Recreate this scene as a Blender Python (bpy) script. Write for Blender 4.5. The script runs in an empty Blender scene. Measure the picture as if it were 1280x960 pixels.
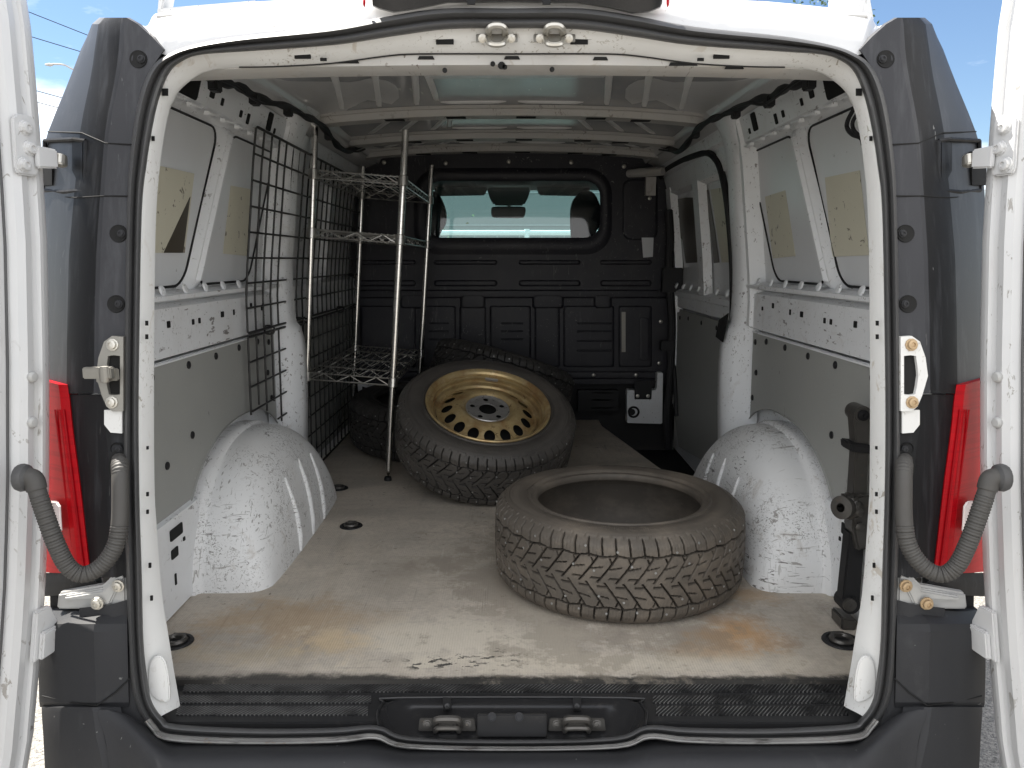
import bpy, bmesh, math, random
import numpy as np
from mathutils import Vector, Matrix, Quaternion
random.seed(7); RNG = np.random.default_rng(7)
R_ = math.radians
scene = bpy.context.scene
COL = scene.collection

# ------------------------------------------------------------------ camera
CAM = Vector((0.0, -1.29, 0.84))
PITCH = math.atan(155/960)
cd = bpy.data.cameras.new('camera'); cam = bpy.data.objects.new('camera', cd); COL.objects.link(cam)
cam.location = CAM; cam.rotation_euler = (R_(90)-PITCH, 0, 0)
cd.sensor_width = 36; cd.lens = 27; cd.clip_start = .02; cd.clip_end = 3000
scene.camera = cam

# ------------------------------------------------------------------ world and sun
SUN = Vector((-.62, .50, 1.15)).normalized()
w = bpy.data.worlds.new('World'); scene.world = w; w.use_nodes = True
nt = w.node_tree; nt.nodes.clear()
def N(t, ty, **k):
    n = t.nodes.new(ty)
    for a, b in k.items(): setattr(n, a, b)
    return n
out = N(nt, 'ShaderNodeOutputWorld'); bg = N(nt, 'ShaderNodeBackground')
sky = N(nt, 'ShaderNodeTexSky', sky_type='NISHITA')
sky.sun_disc = False; sky.sun_elevation = math.asin(SUN.z); sky.sun_rotation = math.atan2(SUN.x, SUN.y)
sky.air_density = 1.0; sky.dust_density = .1; sky.ozone_density = 4.0
tc = N(nt, 'ShaderNodeTexCoord'); mp = N(nt, 'ShaderNodeMapping'); mp.inputs['Scale'].default_value = (1.6, 1.6, 5.0); mp.inputs['Location'].default_value = (.55, .2, .1)
nz = N(nt, 'ShaderNodeTexNoise'); nz.inputs['Scale'].default_value = 1.7; nz.inputs['Detail'].default_value = 7; nz.inputs['Roughness'].default_value = .55
rp = N(nt, 'ShaderNodeValToRGB'); rp.color_ramp.elements[0].position = .52; rp.color_ramp.elements[1].position = .72
mx = N(nt, 'ShaderNodeMix', data_type='RGBA'); mx.inputs['B'].default_value = (15.3, 15.3, 15.3, 1)
nt.links.new(tc.outputs['Generated'], mp.inputs['Vector']); nt.links.new(mp.outputs['Vector'], nz.inputs['Vector'])
sx_ = N(nt, 'ShaderNodeSeparateXYZ'); nt.links.new(tc.outputs['Generated'], sx_.inputs[0])
my = N(nt, 'ShaderNodeMapRange'); my.inputs['From Min'].default_value = .35; my.inputs['From Max'].default_value = -.35; my.inputs['To Min'].default_value = 0; my.inputs['To Max'].default_value = .17; nt.links.new(sx_.outputs['Y'], my.inputs['Value'])  # extra white cloud added behind the camera to fill and neutralise the light
ml = N(nt, 'ShaderNodeMapRange'); ml.inputs['From Min'].default_value = -.1; ml.inputs['From Max'].default_value = -.75; ml.inputs['To Min'].default_value = 0; ml.inputs['To Max'].default_value = .05; nt.links.new(sx_.outputs['X'], ml.inputs['Value'])
ad0 = N(nt, 'ShaderNodeMath', operation='ADD'); nt.links.new(my.outputs[0], ad0.inputs[0]); nt.links.new(ml.outputs[0], ad0.inputs[1])
ad1 = N(nt, 'ShaderNodeMath', operation='ADD'); nt.links.new(nz.outputs['Fac'], ad1.inputs[0]); nt.links.new(ad0.outputs[0], ad1.inputs[1])
nt.links.new(ad1.outputs[0], rp.inputs['Fac']); nt.links.new(rp.outputs['Color'], mx.inputs['Factor'])
nt.links.new(sky.outputs['Color'], mx.inputs['A']); nt.links.new(mx.outputs['Result'], bg.inputs['Color'])
bg.inputs['Strength'].default_value = .044
nt.links.new(bg.outputs['Background'], out.inputs['Surface'])
sl = bpy.data.lights.new('sun', 'SUN'); sl.energy = 4.6; sl.angle = R_(.5); sl.color = (1, .95, .87)
so = bpy.data.objects.new('sun', sl); COL.objects.link(so); so.rotation_euler = SUN.to_track_quat('Z', 'Y').to_euler(); so.location = (0, 0, 20)
scene.view_settings.view_transform = 'Standard'; scene.view_settings.look = 'None'
scene.view_settings.exposure = 1.84; scene.view_settings.gamma = 1
scene.cycles.max_bounces = 10; scene.cycles.diffuse_bounces = 6

# ------------------------------------------------------------------ survey helpers: measured directions to 3D points
cP, sP = math.cos(PITCH), math.sin(PITCH)
def ray(u, v):
    a = (u-640)/960; b = (480-v)/960
    return Vector((a, cP+b*sP, -sP+b*cP))
LEAN = .14                                   # the rear opening leans forward
def P(u, v, x=None, y=None, z=None):
    D = ray(u, v)
    t = (x-CAM.x)/D.x if x is not None else (y-CAM.y)/D.y if y is not None else (z-CAM.z)/D.z
    return CAM+D*t
def L(off, v, dy=0.0):                       # point of the opening plane, off = signed offset from the middle
    D = ray(640+off, v)
    t = (LEAN*CAM.z+dy-CAM.y)/(D.y-LEAN*D.z)
    return CAM+D*t
def xw(z):                                   # half width of the interior at height z
    pts = [(-.3, .82), (0, .82), (.75, .81), (1.2, .76), (1.33, .722), (1.5, .62)]
    for (a, xa), (b, xb) in zip(pts, pts[1:]):
        if z <= b: return xa+(xb-xa)*(z-a)/(b-a)
    return .6
def PW(u, v, off=0.0):                       # point on the side wall, off = inward of the wall
    s = 1 if u > 640 else -1; x = .78
    for _ in range(12):
        p = P(u, v, x=s*x); x = xw(p.z)-off
    return p

# ------------------------------------------------------------------ materials
def mat(name, col, rough=.5, metal=0.0, var=0.0, vscale=6, layers=(), bump=None, spec=.5, coat=0, alpha=None, trans=0, ior=1.45):
    m = bpy.data.materials.new(name); m.use_nodes = True
    t = m.node_tree; b = t.nodes['Principled BSDF']
    b.inputs['Roughness'].default_value = rough; b.inputs['Metallic'].default_value = metal
    b.inputs['Specular IOR Level'].default_value = spec; b.inputs['Coat Weight'].default_value = coat
    b.inputs['Transmission Weight'].default_value = trans; b.inputs['IOR'].default_value = ior
    tcn = N(t, 'ShaderNodeTexCoord')
    def noise(scale, detail=4, rough_=.6, loc=(0, 0, 0), dist=0):
        mpn = N(t, 'ShaderNodeMapping'); sc = scale if isinstance(scale, tuple) else (scale,)*3
        mpn.inputs['Scale'].default_value = sc; mpn.inputs['Location'].default_value = loc
        n = N(t, 'ShaderNodeTexNoise'); n.inputs['Scale'].default_value = 1; n.inputs['Detail'].default_value = detail; n.inputs['Roughness'].default_value = rough_
        n.inputs['Distortion'].default_value = dist
        t.links.new(tcn.outputs['Object'], mpn.inputs['Vector']); t.links.new(mpn.outputs['Vector'], n.inputs['Vector'])
        return n.outputs['Fac']
    def mixc(fac, A, B):
        x = N(t, 'ShaderNodeMix', data_type='RGBA')
        if isinstance(fac, (int, float)): x.inputs['Factor'].default_value = fac
        else: t.links.new(fac, x.inputs['Factor'])
        for s, k in ((A, 'A'), (B, 'B')):
            if isinstance(s, tuple): x.inputs[k].default_value = (*s, 1) if len(s) == 3 else s
            else: t.links.new(s, x.inputs[k])
        return x.outputs['Result']
    cur = col
    if var:
        lo = tuple(max(0, c*(1-var)) for c in col); hi = tuple(min(1, c*(1+var)) for c in col)
        cur = mixc(noise(vscale, 6), lo, hi)
    for i, ly in enumerate(layers):
        # (scale, lo, hi, colour, strength)
        sc, lo, hi, c, st = ly[:5]
        f = noise(sc, ly[5] if len(ly) > 5 else 5, .62, (3.1*i+1.7, 7.3*i, 2.9*i), ly[6] if len(ly) > 6 else 0)
        r = N(t, 'ShaderNodeMapRange'); r.inputs['From Min'].default_value = lo; r.inputs['From Max'].default_value = hi
        r.inputs['To Max'].default_value = st; t.links.new(f, r.inputs['Value'])
        fo = r.outputs['Result']
        if len(ly) > 7:
            r2 = N(t, 'ShaderNodeMapRange', interpolation_type='SMOOTHSTEP'); r2.inputs['From Min'].default_value = .44; r2.inputs['From Max'].default_value = .62
            t.links.new(noise(ly[7], 3, .5, (5.3*i+.4, 1.1*i, 8.2)), r2.inputs['Value'])
            mm = N(t, 'ShaderNodeMath', operation='MULTIPLY'); t.links.new(fo, mm.inputs[0]); t.links.new(r2.outputs['Result'], mm.inputs[1]); fo = mm.outputs[0]
        cur = mixc(fo, cur, c)
    if isinstance(cur, tuple): b.inputs['Base Color'].default_value = (*cur, 1)
    else: t.links.new(cur, b.inputs['Base Color'])
    if bump:
        sc, st, di = bump
        bn = N(t, 'ShaderNodeBump'); bn.inputs['Strength'].default_value = st; bn.inputs['Distance'].default_value = di
        t.links.new(noise(sc, 3), bn.inputs['Height']); t.links.new(bn.outputs['Normal'], b.inputs['Normal'])
    m['noise'] = 0
    return m
BLK = (.03, .028, .026)
M = {}
M['white'] = mat('white_body_paint', (.59, .592, .592), .32, var=.03, layers=[((9, 9, 3), .55, .75, (.5, .47, .42), .35), ((60, 60, 25), .63, .66, (.2, .18, .15), .7, 6, 1, 3), ((18, 18, 2.5), .6, .72, (.45, .43, .4), .35, 4, .5, 3)], coat=.3)
M['inner'] = mat('worn_white_interior_paint', (.755, .77, .785), .38, var=.05, vscale=3,
    layers=[((5, 5, 5), .5, .8, (.50, .47, .43), .35), ((45, 90, 40), .62, .65, (.14, .12, .10), .85, 6, 2, 4), ((130, 20, 60), .63, .66, (.12, .10, .09), .8, 3, 0, 5), ((12, 12, 12), .6, .75, (.45, .41, .36), .45, 6, 1), ((90, 90, 90), .665, .68, (.07, .06, .05), .9, 3, 0, 7)], bump=((12, 12, 12), .12, .01))
M['header'] = mat('dusty_header_paint', (.46, .45, .43), .45, var=.08, vscale=5,
    layers=[((8, 8, 8), .5, .75, (.48, .42, .35), .4), ((60, 30, 40), .60, .63, (.12, .09, .07), .85, 5, 1, 6), ((25, 60, 25), .60, .66, (.30, .26, .21), .6, 4, 1, 5)])
M['flange'] = mat('chipped_white_flange_paint', (.66, .66, .645), .4, var=.04,
    layers=[((90, 90, 60), .59, .62, (.26, .23, .18), .8, 7, 1.5, 5), ((25, 25, 16), .60, .66, (.42, .36, .28), .6, 5, 1, 5)])
M['arch'] = mat('scuffed_white_arch_paint', (.75, .755, .755), .5, var=.05, vscale=5,
    layers=[((3, 3, 4), .48, .75, (.60, .58, .55), .35), ((75, 75, 75), .57, .60, (.16, .15, .135), .85, 8, 3, 7), ((14, 26, 110), .60, .62, (.12, .11, .10), .9, 4, 1.2, 4), ((110, 40, 18), .60, .63, (.22, .21, .19), .75, 4, 1.5, 3.2), ((9, 60, 60), .62, .64, (.2, .18, .16), .7, 4, 1, 5), ((11, 11, 14), .60, .72, (.40, .36, .31), .5, 6, 1)])
M['board'] = mat('grey_lining_board', (.325, .33, .315), .5, var=.07, vscale=4,
    layers=[((7, 7, 7), .52, .75, (.34, .34, .32), .45), ((30, 50, 12), .71, .73, (.09, .085, .08), .8, 3), ((90, 90, 90), .72, .74, (.5, .5, .47), .6, 2)])
M['blank'] = mat('grey_window_blank', (.68, .695, .71), .28, var=.06, vscale=3, layers=[((3, 3, 2), .45, .7, (.62, .63, .61), .4), ((20, 25, 25), .70, .72, (.25, .24, .22), .6, 3)])
M['sticker'] = mat('yellowed_film_patch', (.62, .595, .48), .5, var=.06, layers=[((26, 30, 34), .64, .66, (.12, .1, .07), .85, 5, 1)])
M['film'] = mat('torn_brown_film', (.06, .05, .036), .35, var=.2)
M['roof'] = mat('grey_roof_underside', (.36, .367, .38), .2, var=.10, vscale=4, layers=[((9, 3, 9), .5, .75, (.55, .54, .51), .35), ((50, 10, 50), .70, .72, (.7, .7, .68), .6, 2)])
M['bead'] = mat('pale_roof_bead', (.78, .78, .77), .35, var=.08)
M['floor'] = None
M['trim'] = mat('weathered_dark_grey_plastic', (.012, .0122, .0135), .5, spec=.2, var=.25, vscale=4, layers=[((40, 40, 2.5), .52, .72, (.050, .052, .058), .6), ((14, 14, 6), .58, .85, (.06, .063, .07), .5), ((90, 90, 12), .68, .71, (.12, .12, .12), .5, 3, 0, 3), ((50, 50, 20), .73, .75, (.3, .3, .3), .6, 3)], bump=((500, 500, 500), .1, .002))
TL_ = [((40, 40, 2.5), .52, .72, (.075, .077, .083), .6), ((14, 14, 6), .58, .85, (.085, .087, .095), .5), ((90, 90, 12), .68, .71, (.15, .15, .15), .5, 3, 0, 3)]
M['trimlit'] = mat('lit_facet_grey_plastic', (.042, .043, .048), .55, spec=.25, var=.2, vscale=4, layers=TL_, bump=((500, 500, 500), .1, .002))  # paler copy of the trim plastic, facet shading put into its colour
M['trimouter'] = mat('side_lit_grey_plastic', (.034, .036, .040), .42, spec=.4, var=.2, vscale=4, layers=TL_, bump=((500, 500, 500), .1, .002))  # outer facet tone, the light it catches put into the colour
M['bumper'] = mat('black_bumper_plastic', (.028, .0285, .031), .58, spec=.3, var=.12, vscale=5, layers=[((20, 12, 12), .6, .85, (.09, .09, .09), .4), ((70, 30, 70), .74, .76, (.25, .25, .24), .5, 2)], bump=((400, 400, 400), .15, .002))
M['sill'] = mat('black_sill_plastic', (.024, .024, .025), .30, var=.2, layers=[((40, 40, 40), .6, .75, (.07, .065, .06), .5)])
M['part'] = mat('black_bulkhead_plastic', (.018, .018, .025), .5, var=.15, layers=[((60, 60, 60), .64, .67, (.25, .24, .22), .7, 5, 1, 3), ((90, 90, 14), .62, .66, (.16, .155, .15), .6, 4, 1, 2.5), ((6, 6, 6), .45, .7, (.040, .038, .040), .6)])
M['black'] = mat('matt_black', (.012, .012, .013), .6)
M['hole'] = mat('dark_cavity', (.006, .006, .006), .8)
M['rubber'] = mat('black_rubber_seal', (.070, .070, .071), .48, var=.2, vscale=8, layers=[((30, 30, 8), .55, .8, (.085, .083, .08), .5)])
M['sealstrip'] = mat('grey_scuffed_sill_strip', (.30, .295, .285), .33, var=.3, vscale=14, layers=[((20, 80, 80), .55, .68, (.06, .055, .05), .8), ((50, 120, 120), .60, .66, (.2, .13, .08), .5)])
M['hose'] = mat('dusty_rubber_hose', (.065, .062, .058), .6, var=.15)
M['tyre'] = mat('tyre_rubber', (.037, .035, .033), .58, var=.25, vscale=14, layers=[((6, 6, 6), .5, .75, (.055, .052, .048), .5)])
M['tyredust'] = mat('dusty_tyre_rubber', (.086, .074, .061), .6, var=.22, vscale=12, layers=[((7, 7, 12), .46, .72, (.19, .158, .125), .7), ((40, 40, 60), .62, .75, (.2, .17, .13), .4)])
M['tyreworn'] = mat('greyish_worn_tyre_rubber', (.058, .053, .048), .55, var=.25, vscale=14, layers=[((6, 6, 6), .46, .72, (.105, .094, .082), .6), ((40, 40, 60), .62, .75, (.14, .12, .1), .4)])
M['stud'] = mat('steel_stud', (.34, .34, .33), .5, .6)
M['gold'] = mat('rusty_gold_wheel_paint', (.46, .345, .17), .34, .45, var=.12, vscale=9, layers=[((14, 14, 14), .50, .68, (.26, .13, .045), .75), ((60, 60, 60), .58, .63, (.10, .05, .02), .8, 5, 1, 8), ((25, 25, 25), .52, .7, (.60, .50, .33), .5), ((8, 8, 8), .5, .66, (.22, .13, .06), .55)])
M['hub'] = mat('bare_hub_metal', (.45, .44, .43), .42, .75, var=.2, vscale=40, layers=[((60, 60, 60), .58, .66, (.12, .11, .1), .6)])
M['chrome'] = mat('chrome_plated_steel', (.78, .77, .74), .2, 1.0, var=.08, vscale=30)
M['wire'] = mat('dull_chrome_wire', (.62, .61, .58), .3, 1.0)
M['blackwire'] = mat('black_coated_wire', (.014, .014, .014), .45)
M['steel'] = mat('weathered_steel_bracket', (.27, .26, .235), .42, .6, var=.15, vscale=20, layers=[((50, 50, 50), .6, .72, (.2, .15, .1), .5)])
M['bolt'] = mat('greyish_bolt_steel', (.55, .53, .48), .35, .8, var=.15)
M['rustbolt'] = mat('rusty_bolt', (.45, .33, .20), .5, .5, var=.3, vscale=60)
M['greypaint'] = mat('grey_primer_bracket', (.44, .44, .43), .45, var=.1, layers=[((15, 15, 15), .55, .8, (.3, .28, .25), .4)])
M['jack'] = mat('grimy_dark_jack_metal', (.10, .095, .088), .4, .6, var=.3, vscale=20, layers=[((50, 50, 50), .6, .7, (.16, .13, .1), .5)])
M['red'] = mat('red_lamp_plastic', (.40, .003, .008), .3, coat=0, spec=.14, var=.35, vscale=(18, 18, 5), layers=[((3, 3, 160), .52, .6, (.30, .002, .006), .6, 1), ((14, 14, 4), .5, .7, (.50, .006, .010), .5)])
M['redline'] = mat('dark_red_lamp_rib', (.31, .003, .007), .4, spec=.1)
M['lens'] = mat('clear_lamp_lens', (.80, .72, .70), .15, var=.1, vscale=60, coat=.5)
M['asphalt'] = None
M['grass'] = mat('dry_grass', (.10, .11, .05), .9, var=.3)
M['wallpale'] = mat('pale_building_render', (.24, .25, .25), .8, var=.05)
M['rail'] = mat('white_railing_paint', (.8, .8, .8), .4)
M['galv'] = mat('galvanised_steel', (.42, .43, .44), .45, .6, var=.1)
M['leaf'] = mat('tree_leaves', (.055, .10, .025), .6, var=.5, vscale=3)
M['bark'] = mat('tree_bark', (.10, .075, .05), .9, var=.3)
M['head'] = mat('dark_seat_fabric', (.018, .018, .02), .85)
M['liner'] = mat('grey_headliner', (.16, .16, .155), .8)
M['mirror'] = mat('dark_mirror_glass', (.03, .03, .035), .1)
M['line'] = mat('black_cable', (.02, .02, .02), .6)
g = bpy.data.materials.new('tinted_glass'); g.use_nodes = True; t = g.node_tree; t.nodes.clear()
o_ = N(t, 'ShaderNodeOutputMaterial'); tr = N(t, 'ShaderNodeBsdfTransparent'); tr.inputs['Color'].default_value = (.62, .80, .80, 1)
gl = N(t, 'ShaderNodeBsdfGlossy'); gl.inputs['Roughness'].default_value = .03; ms = N(t, 'ShaderNodeMixShader'); ms.inputs[0].default_value = .06
t.links.new(tr.outputs[0], ms.inputs[1]); t.links.new(gl.outputs[0], ms.inputs[2]); t.links.new(ms.outputs[0], o_.inputs[0])
M['glass'] = g

def spot_node(t, pos, c, r, soft, warp):      # ragged spot at a place of the floor, for stains and painted light
    vm = N(t, 'ShaderNodeVectorMath', operation='SUBTRACT'); t.links.new(pos, vm.inputs[0]); vm.inputs[1].default_value = c
    vs = N(t, 'ShaderNodeVectorMath', operation='MULTIPLY'); t.links.new(vm.outputs[0], vs.inputs[0]); vs.inputs[1].default_value = (1/r[0], 1/r[1], 0)
    ln = N(t, 'ShaderNodeVectorMath', operation='LENGTH'); t.links.new(vs.outputs[0], ln.inputs[0])
    ad = N(t, 'ShaderNodeMath', operation='ADD'); t.links.new(ln.outputs['Value'], ad.inputs[0]); t.links.new(warp, ad.inputs[1])
    mr = N(t, 'ShaderNodeMapRange', interpolation_type='SMOOTHSTEP'); t.links.new(ad.outputs[0], mr.inputs['Value'])
    mr.inputs['From Min'].default_value = 1.0; mr.inputs['From Max'].default_value = 1.0-soft
    return mr.outputs['Result']
def floor_mat():
    m = mat('worn_woven_floor', (.56, .50, .425), .62, var=.10, vscale=2.2,
        layers=[((130, 130, 1), .42, .66, (.36, .325, .28), .5, 4), ((28, 28, 1), .48, .72, (.27, .245, .21), .5, 6, .5, 2), ((2.2, 4.5, 1), .42, .68, (.30, .275, .24), .7, 6, .5), ((5, 2.0, 1), .50, .75, (.33, .27, .20), .45, 6, .8),
                ((8, 3, 1), .58, .74, (.22, .20, .18), .45, 6, .7), ((40, 40, 1), .64, .67, (.09, .08, .07), .75, 5, .5, 3), ((90, 3, 1), .62, .66, (.22, .20, .18), .5, 3, .4, 2.5), ((6, 110, 1), .63, .67, (.24, .21, .19), .45, 3, .4, 3.5), ((60, 5, 1), .64, .68, (.62, .60, .56), .4, 3, .5, 3)])
    t = m.node_tree; b = t.nodes['Principled BSDF']; tcn = N(t, 'ShaderNodeTexCoord')
    src = b.inputs['Base Color'].links[0].from_socket
    nz = N(t, 'ShaderNodeTexNoise'); nz.inputs['Scale'].default_value = 9; nz.inputs['Detail'].default_value = 12; nz.inputs['Roughness'].default_value = .74; t.links.new(tcn.outputs['Object'], nz.inputs['Vector'])
    wp = N(t, 'ShaderNodeMapRange'); wp.inputs['From Min'].default_value = .25; wp.inputs['From Max'].default_value = .75; wp.inputs['To Min'].default_value = -.8; wp.inputs['To Max'].default_value = .8; t.links.new(nz.outputs['Fac'], wp.inputs['Value'])
    def mix(f, c, k):
        nonlocal src
        mm = N(t, 'ShaderNodeMath', operation='MULTIPLY'); t.links.new(f, mm.inputs[0]); mm.inputs[1].default_value = k
        x = N(t, 'ShaderNodeMix', data_type='RGBA'); t.links.new(mm.outputs[0], x.inputs['Factor']); t.links.new(src, x.inputs['A']); x.inputs['B'].default_value = (*c, 1); src = x.outputs['Result']
    pos = tcn.outputs['Object']; oy = -2.2
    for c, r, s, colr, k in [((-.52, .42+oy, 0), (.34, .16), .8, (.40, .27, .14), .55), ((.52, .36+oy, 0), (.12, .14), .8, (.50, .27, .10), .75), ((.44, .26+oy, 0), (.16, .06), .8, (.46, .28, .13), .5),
                             ((-.12, .33+oy, 0), (.34, .15), .6, (.66, .60, .50), .7), ((.15, .22+oy, 0), (.75, .06), .9, (.62, .56, .46), .7), ((-.38, .30+oy, 0), (.10, .09), .9, (.58, .42, .22), .5), ((-.30, .62+oy, 0), (.22, .25), .9, (.30, .27, .23), .5),  # the two palest spots put soft light near the sill into the colour
                             ((-.58, .25+oy, 0), (.25, .05), .9, (.45, .37, .25), .5), ((0, .145+oy, 0), (3.0, .026), .7, (.035, .033, .030), 1.0), ((-.45, .155+oy, 0), (.35, .03), .9, (.06, .055, .05), .7), ((.25, .68+oy, 0), (.48, .5), .3, (.27, .235, .19), .55), ((.62, .55+oy, 0), (.1, .08), .8, (.5, .33, .18), .5)]:  # the widest round spot darkens the floor around the front tyre
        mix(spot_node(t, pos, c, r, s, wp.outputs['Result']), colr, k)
    # worn-through black flakes
    n2 = N(t, 'ShaderNodeTexNoise'); n2.inputs['Scale'].default_value = 42; n2.inputs['Detail'].default_value = 5; n2.inputs['Roughness'].default_value = .65
    mp2 = N(t, 'ShaderNodeMapping'); mp2.inputs['Scale'].default_value = (.75, 1.6, 1); t.links.new(tcn.outputs['Object'], mp2.inputs['Vector']); t.links.new(mp2.outputs['Vector'], n2.inputs['Vector'])
    r2 = N(t, 'ShaderNodeMapRange'); r2.inputs['From Min'].default_value = .555; r2.inputs['From Max'].default_value = .575; t.links.new(n2.outputs['Fac'], r2.inputs['Value'])
    sp = spot_node(t, pos, (-.125, .222+oy, 0), (.17, .05), .7, wp.outputs['Result'])
    m2 = N(t, 'ShaderNodeMath', operation='MULTIPLY'); t.links.new(sp, m2.inputs[0]); t.links.new(r2.outputs['Result'], m2.inputs[1]); mix(m2.outputs[0], (.03, .03, .03), .92)
    t.links.new(src, b.inputs['Base Color'])
    # woven relief
    wv = []
    for dx in ('X', 'Y'):
        wn = N(t, 'ShaderNodeTexWave', bands_direction=dx); wn.inputs['Scale'].default_value = 55; wn.inputs['Distortion'].default_value = .6; t.links.new(tcn.outputs['Object'], wn.inputs['Vector']); wv.append(wn.outputs['Fac'])
    mu = N(t, 'ShaderNodeMath', operation='MULTIPLY'); t.links.new(wv[0], mu.inputs[0]); t.links.new(wv[1], mu.inputs[1])
    bn = N(t, 'ShaderNodeBump'); bn.inputs['Strength'].default_value = .45; bn.inputs['Distance'].default_value = .002; t.links.new(mu.outputs[0], bn.inputs['Height']); t.links.new(bn.outputs['Normal'], b.inputs['Normal'])
    return m
M['floor'] = floor_mat()
M['asphalt'] = mat('gravelly_asphalt', (.17, .163, .15), .9, var=.15, vscale=.6, layers=[((60, 60, 60), .45, .6, (.32, .30, .27), .8, 3), ((110, 110, 110), .52, .62, (.06, .058, .055), .8, 2), ((240, 240, 240), .55, .65, (.42, .39, .35), .6, 2)], bump=((120, 120, 120), .8, .01))
def tread_mat():
    m = mat('hatched_sill_tread', (.026, .026, .027), .28, var=.2, layers=[((30, 30, 30), .58, .75, (.07, .065, .06), .5)])
    t = m.node_tree; b = t.nodes['Principled BSDF']; tcn = N(t, 'ShaderNodeTexCoord'); mpn = N(t, 'ShaderNodeMapping'); mpn.inputs['Rotation'].default_value = (0, 0, R_(40))
    wn = N(t, 'ShaderNodeTexWave', bands_direction='X'); wn.inputs['Scale'].default_value = 52
    t.links.new(tcn.outputs['Object'], mpn.inputs['Vector']); t.links.new(mpn.outputs['Vector'], wn.inputs['Vector'])
    wr = N(t, 'ShaderNodeMapRange'); wr.inputs['From Min'].default_value = .62; wr.inputs['From Max'].default_value = .9; wr.inputs['To Max'].default_value = .75; t.links.new(wn.outputs['Fac'], wr.inputs['Value'])
    n5 = N(t, 'ShaderNodeTexNoise'); n5.inputs['Scale'].default_value = 26; n5.inputs['Detail'].default_value = 5; t.links.new(tcn.outputs['Object'], n5.inputs['Vector'])
    n6 = N(t, 'ShaderNodeMapRange'); n6.inputs['From Min'].default_value = .38; n6.inputs['From Max'].default_value = .6; t.links.new(n5.outputs['Fac'], n6.inputs['Value'])
    mw = N(t, 'ShaderNodeMath', operation='MULTIPLY'); t.links.new(wr.outputs[0], mw.inputs[0]); t.links.new(n6.outputs[0], mw.inputs[1])
    src = b.inputs['Base Color'].links[0].from_socket; xw_ = N(t, 'ShaderNodeMix', data_type='RGBA'); t.links.new(mw.outputs[0], xw_.inputs['Factor']); t.links.new(src, xw_.inputs['A']); xw_.inputs['B'].default_value = (.26, .26, .25, 1); t.links.new(xw_.outputs['Result'], b.inputs['Base Color'])
    bn = N(t, 'ShaderNodeBump'); bn.inputs['Strength'].default_value = 1; bn.inputs['Distance'].default_value = .006; t.links.new(wn.outputs['Fac'], bn.inputs['Height']); t.links.new(bn.outputs['Normal'], b.inputs['Normal'])
    return m
M['tread'] = tread_mat()
M['sillgloss'] = mat('polished_black_sill_plastic', (.018, .018, .019), .2, var=.2, layers=[((40, 40, 40), .6, .75, (.06, .055, .05), .4)])

def darken_grooves(m, c):                      # mixes the tread grooves to a darker colour than the blocks
    t = m.node_tree; b = t.nodes['Principled BSDF']; src = b.inputs['Base Color'].links[0].from_socket
    at = N(t, 'ShaderNodeAttribute', attribute_name='groove'); x = N(t, 'ShaderNodeMix', data_type='RGBA'); t.links.new(at.outputs['Fac'], x.inputs['Factor'])
    t.links.new(src, x.inputs['A']); x.inputs['B'].default_value = (*c, 1); t.links.new(x.outputs['Result'], b.inputs['Base Color'])
darken_grooves(M['tyredust'], (.034, .029, .024)); darken_grooves(M['tyre'], (.012, .012, .012)); darken_grooves(M['tyreworn'], (.016, .015, .014))

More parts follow.
